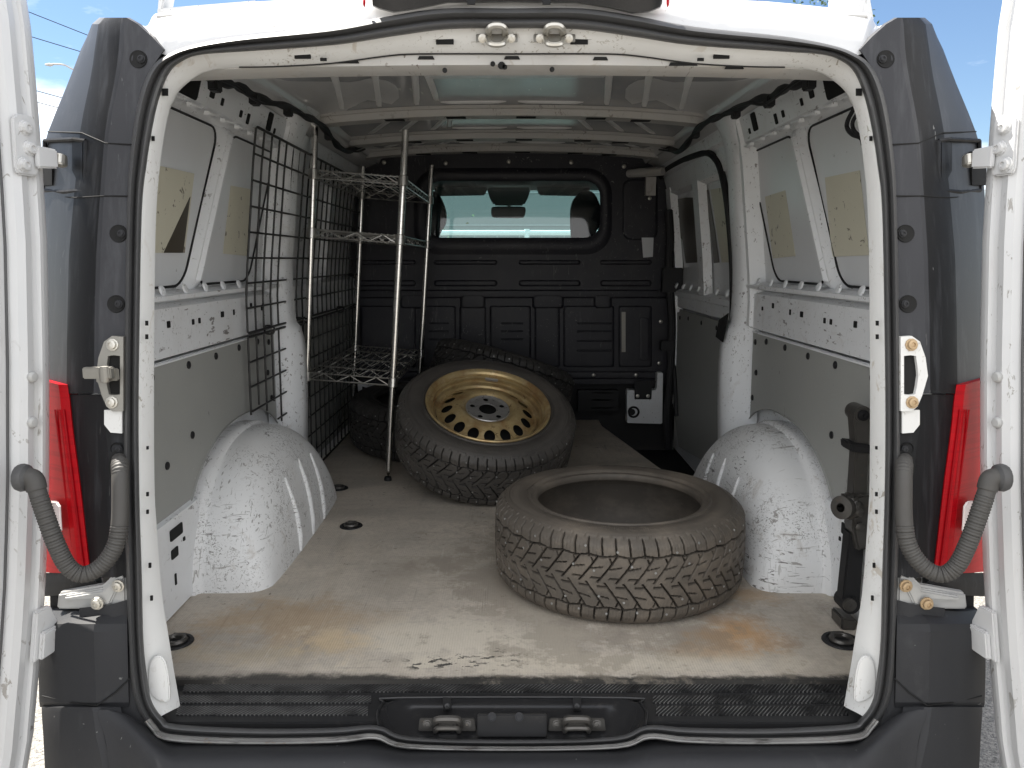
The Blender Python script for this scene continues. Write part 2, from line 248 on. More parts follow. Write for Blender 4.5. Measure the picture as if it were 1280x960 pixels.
# ------------------------------------------------------------------ mesh builder
class MB:
    def __init__(s): s.v = []; s.f = []; s.m = []; s.sm = []
    def add(s, vs, fs, mi=0, smooth=True):
        o = len(s.v); s.v += [tuple(p) for p in vs]
        for f in fs: s.f.append([i+o for i in f]); s.m.append(mi); s.sm.append(smooth)
        return s
    def loft(s, rows, closed=False, cyc=False, mi=0, smooth=True, cap=False, cols=None):
        n = len(rows[0]); vs = [p for r in rows for p in r]; fs = []
        m = len(rows)
        for i in range(m if cyc else m-1):
            for j in range(n if closed else n-1):
                a = i*n+j; b = i*n+(j+1) % n; i2 = (i+1) % m
                fs.append((a, b, i2*n+(j+1) % n, i2*n+j))
        if cols:
            k0 = len(s.m); s.add(vs, fs, mi, smooth); w_ = n-1
            for q in range(len(fs)): s.m[k0+q] = cols[q % w_]
            return s
        if cap: fs += [tuple(range(n))[::-1], tuple((m-1)*n+j for j in range(n))]
        return s.add(vs, fs, mi, smooth)
    def tube(s, path, r, n=8, cyc=False, mi=0, cap=True, flat=1.0):
        path = [Vector(p) for p in path]; rows = []; prev = None; m = len(path)
        for i, p in enumerate(path):
            if cyc: tg = path[(i+1) % m]-path[i-1]
            else: tg = path[min(i+1, m-1)]-path[max(i-1, 0)]
            tg = tg.normalized() if tg.length > 1e-9 else Vector((0, 0, 1))
            if prev is None:
                a = Vector((0, 0, 1)) if abs(tg.z) < .9 else Vector((1, 0, 0)); u = tg.cross(a).normalized()
            else:
                u = (prev-tg*prev.dot(tg)).normalized()
            prev = u; w_ = tg.cross(u); rr = r[i] if hasattr(r, '__len__') else r
            rows.append([p+u*(rr*math.cos(2*math.pi*k/n))+w_*(rr*flat*math.sin(2*math.pi*k/n)) for k in range(n)])
        return s.loft(rows, True, cyc, mi, True, cap and not cyc)
    def box(s, c, sz, rot=None, mi=0):
        vs = []
        for x in (-.5, .5):
            for y in (-.5, .5):
                for z in (-.5, .5):
                    p = Vector((x*sz[0], y*sz[1], z*sz[2]))
                    if rot is not None: p = rot @ p
                    vs.append(p+Vector(c))
        return s.add(vs, [(0, 1, 3, 2), (4, 6, 7, 5), (0, 4, 5, 1), (2, 3, 7, 6), (0, 2, 6, 4), (1, 5, 7, 3)], mi, False)
    def prism(s, poly, d, mi=0, smooth=False):   # poly: 3D points, extruded along d
        n = len(poly); d = Vector(d); vs = [Vector(p) for p in poly]+[Vector(p)+d for p in poly]
        fs = [tuple(range(n)), tuple(range(2*n-1, n-1, -1))]+[(i, i+n, (i+1) % n+n, (i+1) % n) for i in range(n)]
        return s.add(vs, fs, mi, smooth)
    def lathe(s, prof, c=(0, 0, 0), ax=(0, 0, 1), n=24, mi=0, cap=False):   # prof: (radius, along axis)
        ax = Vector(ax).normalized(); a = Vector((0, 0, 1)) if abs(ax.z) < .9 else Vector((1, 0, 0)); u = ax.cross(a).normalized(); w_ = ax.cross(u); c = Vector(c)
        rows = [[c+ax*h+(u*math.cos(2*math.pi*k/n)+w_*math.sin(2*math.pi*k/n))*r for k in range(n)] for r, h in prof]
        return s.loft(rows, True, False, mi, True, cap)
    def bolt(s, c, ax, r=.008, mi=0, n=10):
        s.lathe([(r*1.35, 0), (r*1.3, r*.3), (r, r*.35), (r*.95, r*.9), (r*.5, r*1.0), (r*.45, r*.7), (0, r*.7)], c, ax, n, mi)
        return s
    def build(s, name, mats, parent=None, sharp=35, bevel=0, base=None, weld=True):
        me = bpy.data.meshes.new(name)
        origin = Vector((0, 0, 0))
        if parent is not None: origin = WORLD.get(parent, Vector((0, 0, 0)))
        elif base is not None: origin = Vector(base)
        me.from_pydata([tuple(Vector(p)-origin) for p in s.v], [], s.f)
        mats = mats if isinstance(mats, (list, tuple)) else [mats]
        for m in mats: me.materials.append(M[m] if isinstance(m, str) else m)
        me.polygons.foreach_set('material_index', s.m); me.polygons.foreach_set('use_smooth', s.sm)
        bm = bmesh.new(); bm.from_mesh(me)
        if weld: bmesh.ops.remove_doubles(bm, verts=bm.verts, dist=1e-5)
        bmesh.ops.recalc_face_normals(bm, faces=bm.faces)
        if bevel:
            ed = [e for e in bm.edges if len(e.link_faces) == 2 and e.calc_face_angle(0) > R_(30)]
            bmesh.ops.bevel(bm, geom=ed, offset=bevel, segments=2, affect='EDGES', clamp_overlap=True)
        bm.to_mesh(me); bm.free()
        if bevel: me.polygons.foreach_set('use_smooth', [True]*len(me.polygons))
        me.update(); me.set_sharp_from_angle(angle=R_(sharp))
        ob = bpy.data.objects.new(name, me); COL.objects.link(ob)
        if parent is not None: ob.parent = parent; WORLD[ob] = origin
        else: ob.location = origin; WORLD[ob] = origin
        return ob
WORLD = {}
def thing(name, label, cat, loc=(0, 0, 0), group=None, rot=None):
    o = bpy.data.objects.new(name, None); COL.objects.link(o); o.location = loc; o.empty_display_size = .1
    if rot is not None: o.rotation_mode = 'QUATERNION'; o.rotation_quaternion = rot
    o['label'] = label; o['category'] = cat
    if group: o['group'] = group
    WORLD[o] = Vector(loc) if rot is None else Vector((0, 0, 0))
    return o
def tag(o, label, cat, group=None):
    o['label'] = label; o['category'] = cat
    if group: o['group'] = group
    return o
def spline(pts, n=6, cyc=False):
    pts = [Vector(p) for p in pts]; out_ = []; m = len(pts)
    for i in range(m if cyc else m-1):
        g_ = (lambda k: pts[k % m]) if cyc else (lambda k: pts[max(0, min(m-1, k))])
        p0, p1, p2, p3 = g_(i-1), g_(i), g_(i+1), g_(i+2)
        for k in range(n):
            t_ = k/n
            out_.append(.5*((2*p1)+(p2-p0)*t_+(2*p0-5*p1+4*p2-p3)*t_*t_+(3*p1-p0-3*p2+p3)*t_**3))
    if not cyc: out_.append(pts[-1])
    return out_
def rrect(y0, y1, z0, z1, r, n=5):            # rounded rectangle as (a, b) pairs
    o = []
    for cx_, cz_, a0 in ((y1-r, z1-r, 0), (y0+r, z1-r, 90), (y0+r, z0+r, 180), (y1-r, z0+r, 270)):
        for k in range(n+1):
            a = R_(a0+90*k/n); o.append((cx_+r*math.cos(a), cz_+r*math.sin(a)))
    return o
def W(s, y, z, off=0.0):                      # point on the side wall of side s
    return Vector((s*(xw(z)-off), y, z))

# ================================================================== SETTING
gm = MB(); gm.add([(-600, -600, -.6), (600, -600, -.6), (600, 900, -.6), (-600, 900, -.6)], [(0, 1, 2, 3)])
go = gm.build('ground', 'asphalt'); go['kind'] = 'structure'

# ================================================================== VAN
van = thing('cargo_van', 'white panel van seen from behind, both rear doors open on its empty grey-lined load bay', 'van', (0, 2.2, -.6))
BACK = 2.70

# ---- floor
fm = MB()
poly = [(-.815, .15), (.815, .15), (.815, 1.62), (.62, 1.66), (.46, 2.56), (.46, 2.72), (-.80, 2.72), (-.815, 1.6)]
fm.add([(x, y, 0) for x, y in poly]+[(x, y, -.02) for x, y in poly], [tuple(range(8))]+[(i, i+8, (i+1) % 8+8, (i+1) % 8) for i in range(8)], 0, False)
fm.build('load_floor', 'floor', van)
# tie-down rings let into the floor
def tie_ring(x, y, r):
    b = MB(); b.lathe([(r*1.25, .001), (r*1.2, .004), (r, .0045), (r*.92, .002), (0, .0015)], (x, y, 0), n=24)
    ob = b.build('tie_down_cup', 'black', van)
    b = MB(); b.tube([(x+r*.62*math.cos(a), y+r*.62*math.sin(a), .006) for a in [i*math.pi/12 for i in range(24)]], .006, 6, True)
    b.box((x, y+r*.62, .006), (r*.9, .014, .008)); b.build('ring', 'jack', ob)
for x, y, r in [(-.748, .305, .031), (-.514, 1.06, .029), (-.646, 1.47, .029), (.735, .31, .034)]: tie_ring(x, y, r)

# ---- sill with tread and latch recess
sm_ = MB()
def sp(off, v, dz=0.0):                       # sill surface point: slopes gently down to the seal
    lo, hi = .045, .15
    D = ray(640+off, v); t_ = (0-CAM.z-.012+dz)/D.z
    return CAM+D*t_
def sill_poly(pts, dz=0.0): return [sp(o, v, dz) for o, v in pts]
base = sill_poly([(-440, 851), (440, 851), (442, 903), (165, 903), (158, 874), (-158, 874), (-165, 903), (-442, 903)])
sm_.prism(base, (0, 0, -.03))
sill = sm_.build('sill_cover', 'sill', van, bevel=.002)
tm = MB()
for (v0, v1, inn) in ((857, 866, 0), (871, 880, 176), (884, 895, 180)):
    segs = [(-412-(v0-857)*.1, 412+(v0-857)*.1)] if not inn else [(-416-(v0-857)*.15, -inn), (inn, 416+(v0-857)*.15)]
    for a, b_ in segs:
        sl_ = 3 if a < -200 else 0; sr = 3 if b_ > 200 else 0
        tm.prism([sp(a, v1, .0), sp(b_, v1, .0), sp(b_-sr, v0, .0), sp(a+sl_, v0, .0)], (0, 0, .003))
tm.build('tread_strip', 'tread', sill)
# recess: sloping black pocket in front of the sill
pk = MB()
rim = [(-166, 908), (-168, 893), (-160, 879), (-140, 873), (140, 873), (160, 879), (168, 893), (166, 908)]
top_ = [sp(o, v, .004) for o, v in rim]
mid_ = [L(o*.90, v+4, .05)+Vector((0, 0, -.002)) for o, v in rim]
low = [L(o, v, dy) for o, v, dy in [(-128, 926, .02), (-126, 918, .03), (-120, 900, .05), (-108, 890, .07), (108, 890, .07), (120, 900, .05), (126, 918, .03), (128, 926, .02)]]
pk.loft([[p+Vector((0, 0, -.01)) for p in top_], top_, [a.lerp(b, .12)+Vector((0, 0, .002)) for a, b in zip(top_, low)], [a.lerp(b, .55)+Vector((0, .006, -.006)) for a, b in zip(top_, low)], low])
pk.add([low[i] for i in range(8)], [tuple(range(8))])
pk.tube([p+Vector((0, 0, .0015)) for p in spline(top_, 3)], .0032, 8)
rec = pk.build('latch_recess', 'sillgloss', van, sharp=50)
cp = MB()
A = [L(o, v, .028) for o, v in [(-43, 919), (43, 919), (43, 891), (-43, 891)]]
cp.prism(A, (0, -.012, .004)); cp.build('cover_plate', 'sill', rec, bevel=.002)
for o_x in (-25, 3):
    b = MB(); b.lathe([(.008, 0), (.0085, .0015), (.0065, .0018), (.006, .0002), (0, .0002)], L(o_x+(6 if o_x > 0 else 0), 898, .0135)+Vector((0, 0, .003)), (0, -1, .35), 16); b.build('plate_screw', 'bumper', rec)
for sx in (-1, 1):
    b = MB(); c0 = L(sx*81, 906, .03)
    b.prism([L(sx*81+o, v, .036) for o, v in [(-36, 913), (36, 913), (34, 897), (-34, 897)]], (0, -.006, .002))
    b.build('striker_plate', 'jack', rec, bevel=.0015)
    b = MB(); b.tube(spline([L(sx*81+o, v, dy) for o, v, dy in [(-15, 908, .03), (-15, 903, .0), (-11, 899, -.012), (11, 899, -.012), (15, 903, 0), (15, 908, .03)]], 4), .0065, 8)
    b.tube(spline([L(sx*81+o, v, dy) for o, v, dy in [(-15, 914, .03), (-14, 912, .0), (-10, 910, -.01), (10, 910, -.01), (14, 912, 0), (15, 914, .03)]], 4), .005, 8)
    b.build('latch_striker', 'jack', rec)
    for o in (-25, 25):
        b = MB(); b.bolt(L(sx*81+o, 905, .029), (0, -1, .3), .0065); b.build('striker_bolt', 'jack', rec)
    b = MB(); b.prism([sp(sx*81+o, v, .006) for o, v in [(-5, 869), (5, 869), (5, 874), (-5, 874)]], (0, 0, -.006)); b.prism([L(sx*81+o, v, dy) for o, v, dy in [(-5, 873, .098), (5, 873, .098), (5, 888, .062), (-5, 888, .062)]], (0, -.006, .006)); b.bolt(L(sx*81, 885, .058)+Vector((0, 0, .004)), (0, -1, .4), .004)
    b.build('clip_tab', 'sill', rec)

# ---- opening seal and frame
HALF = [((0, 11), (0, 35)), ((87, 11), (80, 36)), ((157, 21), (150, 45)), ((228, 34), (224, 56)), ((340, 46), (335, 64)), ((400, 57), (388, 68)), ((430, 68), (412, 76)),
        ((449, 82), (428, 90)), ((462, 108), (440, 118)), ((471, 145), (449, 155)), ((477, 190), (457, 205)), ((481, 250), (463, 265)), ((484, 400), (466, 420)), ((485, 520), (467, 520)),
        ((485, 620), (466, 620)), ((482, 720), (463, 720)), ((479, 800), (461, 800)), ((476, 850), (456, 850)), ((468, 885), (450, 878)), ((452, 912), (436, 898)), ((428, 927), (418, 906)),
        ((320, 931), (320, 911)), ((220, 929), (222, 910)), ((172, 924), (168, 907)), ((132, 936), (128, 921)), ((0, 939), (0, 925))]
def ring_pts(idx, sub=5):
    pts = [(h[idx][0], h[idx][1]) for h in HALF]
    full = pts+[(-o, v) for o, v in pts[-2:0:-1]]
    return spline([Vector((o, v, 0)) for o, v in full], sub, True)
OUTR, INR = ring_pts(0), ring_pts(1)
SECT = [(-.06, .015), (-.02, -.004), (.08, -.018), (.22, -.022), (.36, -.016), (.46, -.003), (.52, -.001), (.60, -.010), (.72, -.016), (.86, -.013), (.97, .0), (1.03, .018)]
b = MB(); rows = []
for o, i in zip(OUTR, INR):
    rows.append([L(o.x+(i.x-o.x)*f, o.y+(i.y-o.y)*f, dy) for f, dy in SECT])
b.loft(rows, False, True)
b.build('door_seal', 'rubber', van, sharp=60)
# grey scuffed strip along the sill, in front of the seal
b = MB(); rows = []
for o, i in zip(OUTR, INR):
    if i.y > 890: rows.append([L(o.x+(i.x-o.x)*f, o.y+(i.y-o.y)*f, dy) for f, dy in [(-.02, -.018), (.06, -.0285), (.16, -.0285), (.20, -.025), (.34, -.0285), (.42, -.018)]])
b.loft(rows); b.build('sill_strip', 'sealstrip', van)
# white inner flange: from the seal in, around to both feet
JN = [(0, 67), (115, 67), (160, 70), (228, 79), (300, 83), (352, 84), (384, 89), (404, 100), (420, 116), (430, 138), (437, 172), (442, 210), (446, 255), (448, 320), (449.5, 467), (449, 600), (446, 660), (440, 740), (431, 800), (424, 845), (417, 884)]
IN = [(0, 34), (80, 35), (150, 44), (224, 55), (335, 63), (388, 67), (412, 75), (428, 89), (440, 117), (449, 154), (457, 204), (461, 235), (463, 265), (465, 340), (467, 467), (466, 610), (464, 665), (463, 745), (461, 800), (457, 850), (441, 896)]
def both(a, sub=4):
    r = spline([Vector((o, v, 0)) for o, v in a], sub)
    return [Vector((-p.x, p.y, 0)) for p in r[:0:-1]]+r
I2, J2 = both(IN), both(JN)
b = MB(); rows = []
for i, j in zip(I2, J2):
    p0 = L(i.x*1.008, i.y, .012); p1 = L(i.x*.998, i.y, .016)
    p2 = L(i.x+(j.x-i.x)*.35, i.y+(j.y-i.y)*.35, .022); p3 = L(j.x, j.y, .05)
    p4 = p3+Vector((0, .004, 0))+(p3-p2).normalized()*.002
    top = p3.z > 1.12
    wx = math.copysign(min(abs(p3.x)+.19, xw(p3.z)+.01), p3.x)
    p5 = Vector((p3.x+(wx-p3.x)*.25, p3.y+.02, p3.z)) if not top else p3+Vector((0, .02, .01))
    p6 = Vector((wx, p3.y+.10, p3.z)) if not top else p3+Vector((0, .05, .05))
    rows.append([p0, p1, p2, p3, p4, p5, p6])
b.loft(rows)
fl = b.build('opening_frame', 'flange', van, sharp=50)
b = MB(); b.tube([L(j.x, j.y, .050)+Vector((0, -.001, -.001)) for j in J2 if abs(j.x) < 345], .0013, 6); b.build('frame_joint', 'black', fl)
# small dark slots punched in the frame
def slotL(o, v, w_, h_, dy=.018):
    b = MB(); b.prism([L(o+a, v+c, dy-.004+(0)) for a, c in [(-w_, h_), (w_, h_), (w_, -h_), (-w_, -h_)]], (0, .003, 0)); b.build('frame_slot', 'hole', fl)
for sx in (-1, 1):
    for o, v, w_, h_ in [(434, 115, 3.5, 4.5), (449, 173, 1.6, 3), (457, 404, 1.6, 3), (457, 421, 1.6, 3), (456, 560, 1.2, 2), (456, 618, 1.4, 2.5), (456, 640, 1.4, 2.5), (453, 707, 1.5, 3), (451, 748, 1.5, 3), (444, 835, 2, 3), (441, 852, 2, 3), (444, 862, 1.6, 2.5)]:
        slotL(sx*o, v, w_, h_, .018)
for sx in (-1, 1):
    b = MB(); c = L(sx*441, 845, .018)
    prof = [L(sx*(441+o), 845+v, .020) for o, v in [(-13, 30), (8, 22), (12, 0), (9, -20), (0, -27), (-9, -20), (-14, 5)]]
    b.prism(spline(prof, 4, True)[::1], (0, -.007, 0)); b.build('frame_gusset', 'flange', fl, bevel=.002)

# header: rear bow behind the frame with catches
b = MB(); rows = []
for k in range(-20, 21):
    f = k/20; x = f*.66; dz = -.012*abs(f)**2.2
    rows.append([Vector((x, .225, 1.300+dz)), Vector((x, .222, 1.200+dz)), Vector((x, .26, 1.190+dz)), Vector((x, .33, 1.216+dz)), Vector((x, .36, 1.214+dz)), Vector((x, .50, 1.246+dz*.9)), Vector((x, .52, 1.262+dz*.9)), Vector((x, .53, 1.36+dz*.8))])
b.loft(rows)
hd = b.build('header_bow', 'header', van, sharp=40)
def hpt(o, v, dy=.04): return L(o, v, dy)
b = MB()
for sx in (-1, 1):
    for o, v, w_, h_ in [(84, 47, 11, 8), (97, 47, 3, 2.5), (262, 70, 10, 3.0), (236, 74, 4, 1.8)]:
        b = MB(); b.prism([L(sx*o+a, v+c, .026) for a, c in [(-w_, h_), (w_, h_), (w_, -h_), (-w_, -h_)]], (0, .004, 0)); b.build('header_slot', 'hole', fl)
for sx in (-1, 1):
    b = MB(); cx_ = -19 if sx < 0 else 53
    b.prism([L(cx_+o, v, .022) for o, v in [(-26, 53), (26, 53), (26, 43), (-26, 43)]], (0, -.003, 0)); pl = b.build('catch_plate', 'steel', fl, bevel=.001)
    b = MB(); b.tube(spline([L(cx_+o, v, dy) for o, v, dy in [(-10, 42, .02), (-10, 36, -.005), (-5, 32, -.012), (5, 32, -.012), (10, 36, -.005), (10, 42, .02)]], 4), .006, 8)
    b.tube(spline([L(cx_+o, v, dy) for o, v, dy in [(-12, 48, .018), (-9, 54, .0), (-4, 56, -.004), (4, 56, -.004), (9, 54, 0), (12, 48, .018)]], 4), .005, 8); b.build('latch_hoop', 'bolt', pl)
    for o in (-18, 18):
        b = MB(); b.bolt(L(cx_+o, 48, .018), (0, -1, -.2), .006); b.build('plate_bolt', 'bolt', pl)

for u0, u1, v0, v1 in ((522, 543, 70, 74), (630, 650, 70, 74), (741, 760, 71, 75), (352, 378, 78, 81), (411, 449, 75, 79), (836, 872, 78, 82), (906, 930, 82, 86)):
    b = MB(); b.prism([P(u, v, y=.2195) for u, v in [(u0, v1), (u1, v1), (u1-2, v0), (u0+2, v0)]], (0, .004, 0)); b.build('header_slot', 'hole', hd)
for u, v, r in ((616, 80, 3), (627, 82, 4.5), (631, 84, 3), (556, 88, 3), (690, 87, 3)):
    b = MB(); b.lathe([(r*.0016, .0), (r*.0015, -.003), (0, -.003)], P(u, v, y=.2215), (0, 1, 0), 9); b.build('drain_hole', 'hole', hd)
# ---- roof lining with bows and pressed beads
def zr(y): return 1.378-.075*max(0, min(1, (1.25-y)/.9))**1.6
def rz(x, y): return zr(y)-.030*(abs(x)/.68)**2.4
b = MB(); rows = []
for i in range(40):
    y = .5+2.24*i/39; rows.append([Vector((x, y, rz(x, y))) for x in [(-.80+1.60*k/30) for k in range(31)]])
b.loft(rows)
def bead(x0, y0, x1, y1, w_=.012, h_=.007):
    n_ = 8; rr = []
    d_ = Vector((x1-x0, y1-y0, 0)); nn = Vector((-d_.y, d_.x, 0)).normalized()*w_
    for k in range(n_+1):
        t_ = k/n_; x = x0+d_.x*t_; y = y0+d_.y*t_; e = h_*min(1, 6*min(t_, 1-t_)+.05)
        rr.append([Vector((x+nn.x*q, y+nn.y*q, rz(x+nn.x*q, y+nn.y*q)+.002-(.002+e)*hh)) for q, hh in ((-1, 0), (-.5, 1), (.5, 1), (1, 0))])
    b.loft(rr, mi=1)
BOW = [1.58, 2.10, 2.48]
zones = [(.56, BOW[0]-.06), (BOW[0]+.06, BOW[1]-.06), (BOW[1]+.06, BOW[2]-.05)]
for a, c in zones:
    for s in (-1, 1):
        for q in (.30, .43, .56): bead(s*q*.78, a+.05, s*(q+.03), c-.02)
        bead(s*.245, c-.05, s*.02, c-.05, .016)
    bead(-.235, a+.1, -.255, c-.08)
roof = b.build('roof_lining', ['roof', 'bead'], van, sharp=50)
b = MB(); b.prism([Vector((x, y, rz(0, y)-.004)) for x, y in [(-.26, .82), (.27, .80), (.27, 1.08), (-.25, 1.10)]], (0, 0, .003)); b.build('roof_patch', 'blank', roof)
b = MB(); b.prism([Vector((x, y, rz(0, y)-.007)) for x, y in [(-.27, .905), (.28, .895), (.28, .905), (-.27, .915)]], (0, 0, .002)); b.build('roof_tape', 'bead', roof)
for y in BOW:
    b = MB(); rows = []
    for k in range(-16, 17):
        x = k/16*.74; z = rz(x, y)
        rows.append([Vector((x, y-.060, z-.001)), Vector((x, y-.052, z-.010)), Vector((x, y-.040, z-.011)), Vector((x, y-.030, z-.032)), Vector((x, y+.03, z-.034)), Vector((x, y+.05, z-.018)), Vector((x, y+.062, z-.003))])
    b.loft(rows)
    for x in (-.42, -.2, .05, .3, .46): b.prism([Vector((x+a*.035, y+c, rz(x, y)-.0355)) for a, c in [(-1, -.02), (1, -.02), (1, .012), (-1, .012)]], (0, 0, .002), mi=1)
    b.build('roof_bow', ['header', 'hole'], van, sharp=40)

# ---- side walls
def side_strip(mb, s, y0, y1, z0, z1, off, t_=.03, ny=2, nz=4, bev=.012, mi=0, shear=0):
    """raised pressed-steel strip following the wall profile"""
    rows = []
    yy = [y0, y0+bev]+[y0+bev+(y1-y0-2*bev)*k/ny for k in range(1, ny)]+[y1-bev, y1]
    for i, y in enumerate(yy):
        edge = i in (0, len(yy)-1); row = []
        zz = [z0, z0+bev]+[z0+bev+(z1-z0-2*bev)*k/nz for k in range(1, nz)]+[z1-bev, z1]
        for j, z in enumerate(zz):
            e = edge or j in (0, len(zz)-1)
            row.append(W(s, y+shear*(z-.97), z, off-(t_ if e else 0)))
        rows.append(row)
    mb.loft(rows, mi=mi)
def wall_hole(mb, s, y, z, w_, h_, off, mi=1, r=.3):
    pts = rrect(y-w_, y+w_, z-h_, z+h_, min(w_, h_)*r+1e-4, 2)
    mb.prism([W(s, a, c, off+.0025) for a, c in pts], (-s*(-.002), 0, 0), mi=mi)
SKIN = -.035
for s in (-1, 1):
    b = MB(); rows = []
    ys = [.12+i*(2.62/22) for i in range(23)]
    for z in [-.05, .2, .45, .62, .75, .85, .95, 1.05, 1.15, 1.22, 1.28, 1.33, 1.38]:
        rows.append([W(s, max(y, LEAN*z+.155), min(z, 1.255+.125*max(0, min(1, (y-.35)/.6))), SKIN) for y in ys if not (s > 0 and y > 1.56)])
    b.loft(rows)
    wall = b.build('side_wall', 'inner', van)
    yB = 1.33 if s > 0 else 1.36
    # pressed frame members
    b = MB()
    side_strip(b, s, .28, yB+.05, .60, .742, .0, .035, 6, 3, .014)          # belt beam
    side_strip(b, s, .29, yB+.05, .738, .768, .018, .05, 6, 2, .010)        # ledge
    for k in range(8):
        y = .36+k*.125
        b.lathe([(.014, 0), (.011, .004), (0, .005)], W(s, y, .770, .004), (-s, 0, .3), 10)
    side_strip(b, s, .36, 1.40, 1.195, 1.31, .0, .035, 6, 3, .02)           # upper rail
    for k in range(9):
        y = .38+k*.105
        side_strip(b, s, y, y+.07, 1.197, 1.209, .008, .012, 1, 1, .004)
    side_strip(b, s, .772, .855, .755, 1.205, -.014, .022, 1, 6, .022, shear=.45)         # divider post
    side_strip(b, s, .800, .825, .78, 1.18, -.004, .012, 1, 6, .008, shear=.45)
    side_strip(b, s, yB-.05, yB+.10, .60, 1.33, .012, .05, 2, 8, .02)       # B pillar top
    for (y, z, w_, h_) in [(.575, 1.245, .055, .030), (.71, 1.25, .014, .012), (.78, 1.242, .008, .009), (.92, 1.238, .009, .009), (.98, 1.235, .010, .014), (1.16, 1.258, .022, .026), (1.22, 1.24, .008, .008), (.42, 1.25, .01, .012),
                           (.52, .69, .008, .008), (.66, .685, .006, .007), (.70, .685, .006, .007), (.86, .69, .010, .008), (.95, .69, .005, .008), (1.10, .70, .008, .008), (1.20, .685, .006, .006), (.36, .67, .007, .010), (.42, .72, .009, .004)]:
        wall_hole(b, s, y, z, w_, h_, .0)
    fr = b.build('wall_frame', ['inner', 'hole'], van, sharp=40)
    # black gaskets round the two window blanks
    for (y0, y1) in ((.20, .768), (.86, 1.26)):
        b = MB(); pts = [(max(a+.45*(c-.97), LEAN*c+.17), c) for a, c in rrect(y0, y1, .775, 1.19, .05, 6)]
        b.tube([W(s, y, z, SKIN+.003) for y, z in pts], .0032, 6, True)
        b.build('window_gasket', 'black', wall)
        b = MB(); pts = [(max(a+.45*(c-.97), LEAN*c+.172), c) for a, c in rrect(y0+.004, y1-.004, .779, 1.186, .046, 6)]
        b.prism([W(s, y, z, SKIN+.002) for y, z in pts], (s*.0015, 0, 0)); b.build('window_blank', 'blank', wall)
    # lower lining board, cut round the arch
    def arch_z(y, grow=.035):
        d_ = abs(y-.975)/(.43+grow)
        return 0 if d_ >= 1 else (.345+grow)*(1-d_**2.4)**(1/2.2)
    b = MB(); y0, y1 = .25, yB-.04
    yy = [y0+(y1-y0)*k/60 for k in range(61)]
    lowl = [max(.235 if y < .62 else .10, arch_z(y)) for y in yy]
    top = .60
    rows = [[W(s, y, z, .0) for y, z in zip(yy, lowl)], [W(s, y, top, .0) for y in yy]]
    b.loft([[p-Vector((-s*.006, 0, 0))*-1 for p in rows[0]], rows[0], rows[1], [p+Vector((s*.02, 0, 0)) for p in rows[1]]])
    bd = b.build('lining_board', 'board', van)
    for (y, z) in [(.30, .575), (.42, .578), (.62, .58), (.80, .58), (.98, .583), (1.15, .583), (1.26, .57), (.47, .36), (.62, .40), (1.24, .47), (1.27, .38), (.33, .27)]:
        if arch_z(y) > z-.015: continue
        b = MB(); b.lathe([(.010, .0), (.0095, .003), (.006, .005), (0, .005)], W(s, y, z, .0), (-s, 0, 0), 12); b.build('lining_fastener', 'black', bd)
    b = MB(); side_strip(b, s, .26, y1, .598, .606, .004, .01, 6, 1, .002); b.build('board_edge', 'inner', bd)
    # lower white quarter with two slots
    b = MB(); side_strip(b, s, .19, .62, -.005, .245, .012, .03, 4, 3, .01)
    for (y, z, w_, h_) in [(.335, .185, .032, .013), (.47, .197, .034, .014), (.455, .150, .018, .012), (.452, .085, .004, .014), (.51, .165, .005, .005)]: wall_hole(b, s, y, z, w_, h_, .012)
    b.build('quarter_panel', ['inner', 'hole'], van, sharp=40)
    # wheel arch
    b = MB(); rows = []; AH = .338
    def aprof(Y): return max(0.0, 1-abs(Y)**2.15)**.5
    def agx(X): return max(0.0, 1-max(0, X)**2.6)**.48
    YS = [-math.cos(math.pi*k/40) for k in range(41)]
    for x, g_, kz, ky in [(.850, 0, 1.03, 1.04), (.815, 0, 1.035, 1.045), (.803, 0, 1.025, 1.035), (.799, 0, 1.0, 1.01)]:
        rows.append([Vector((s*x, .980+.42*ky*Y, AH*kz*aprof(Y))) for Y in YS])
    for k in range(25):
        X = math.sin(math.pi/2*k/24); x = .790-.175*X
        rows.append([Vector((s*x+s*.012*(1-aprof(Y))*X, .980+.42*Y*(1-.03*X**4-.07*X**10), AH*aprof(Y)*agx(X)+(0 if k < 24 else -.004))) for Y in YS])
    b.loft(rows)
    for y in (.84, .98, 1.12):
        zt = .205 if y != .98 else .225
        b.tube([(s*.616, y, .005), (s*.615, y, .05), (s*.622, y, zt*.55), (s*.633, y, zt*.8), (s*.650, y, zt+.02)], [.006, .009, .009, .008, .003], 8)
    b.build('wheel_arch', 'arch', van, sharp=60)
# yellowed film patches on the blanks (left: one torn)
def patch(quad, m='sticker', off=SKIN+.0045, name='film_patch', th=.0012):
    q = [PW(u, v, off) for u, v in quad]; s = 1 if quad[0][0] > 640 else -1
    b = MB(); b.prism(q, (s*th, 0, 0)); return b.build(name, m, van)
patch([(190, 205), (243, 217), (231, 316), (188, 316)])
b_ = patch([(238, 246), (229, 316), (205, 316), (222, 280)], 'film', SKIN+.006, 'torn_film')
patch([(289, 232), (316, 237), (309, 320), (279, 317)])
patch([(956, 246), (981, 238), (994, 320), (966, 323)])
patch([(1031, 222), (1074, 213), (1086, 319), (1040, 321)])

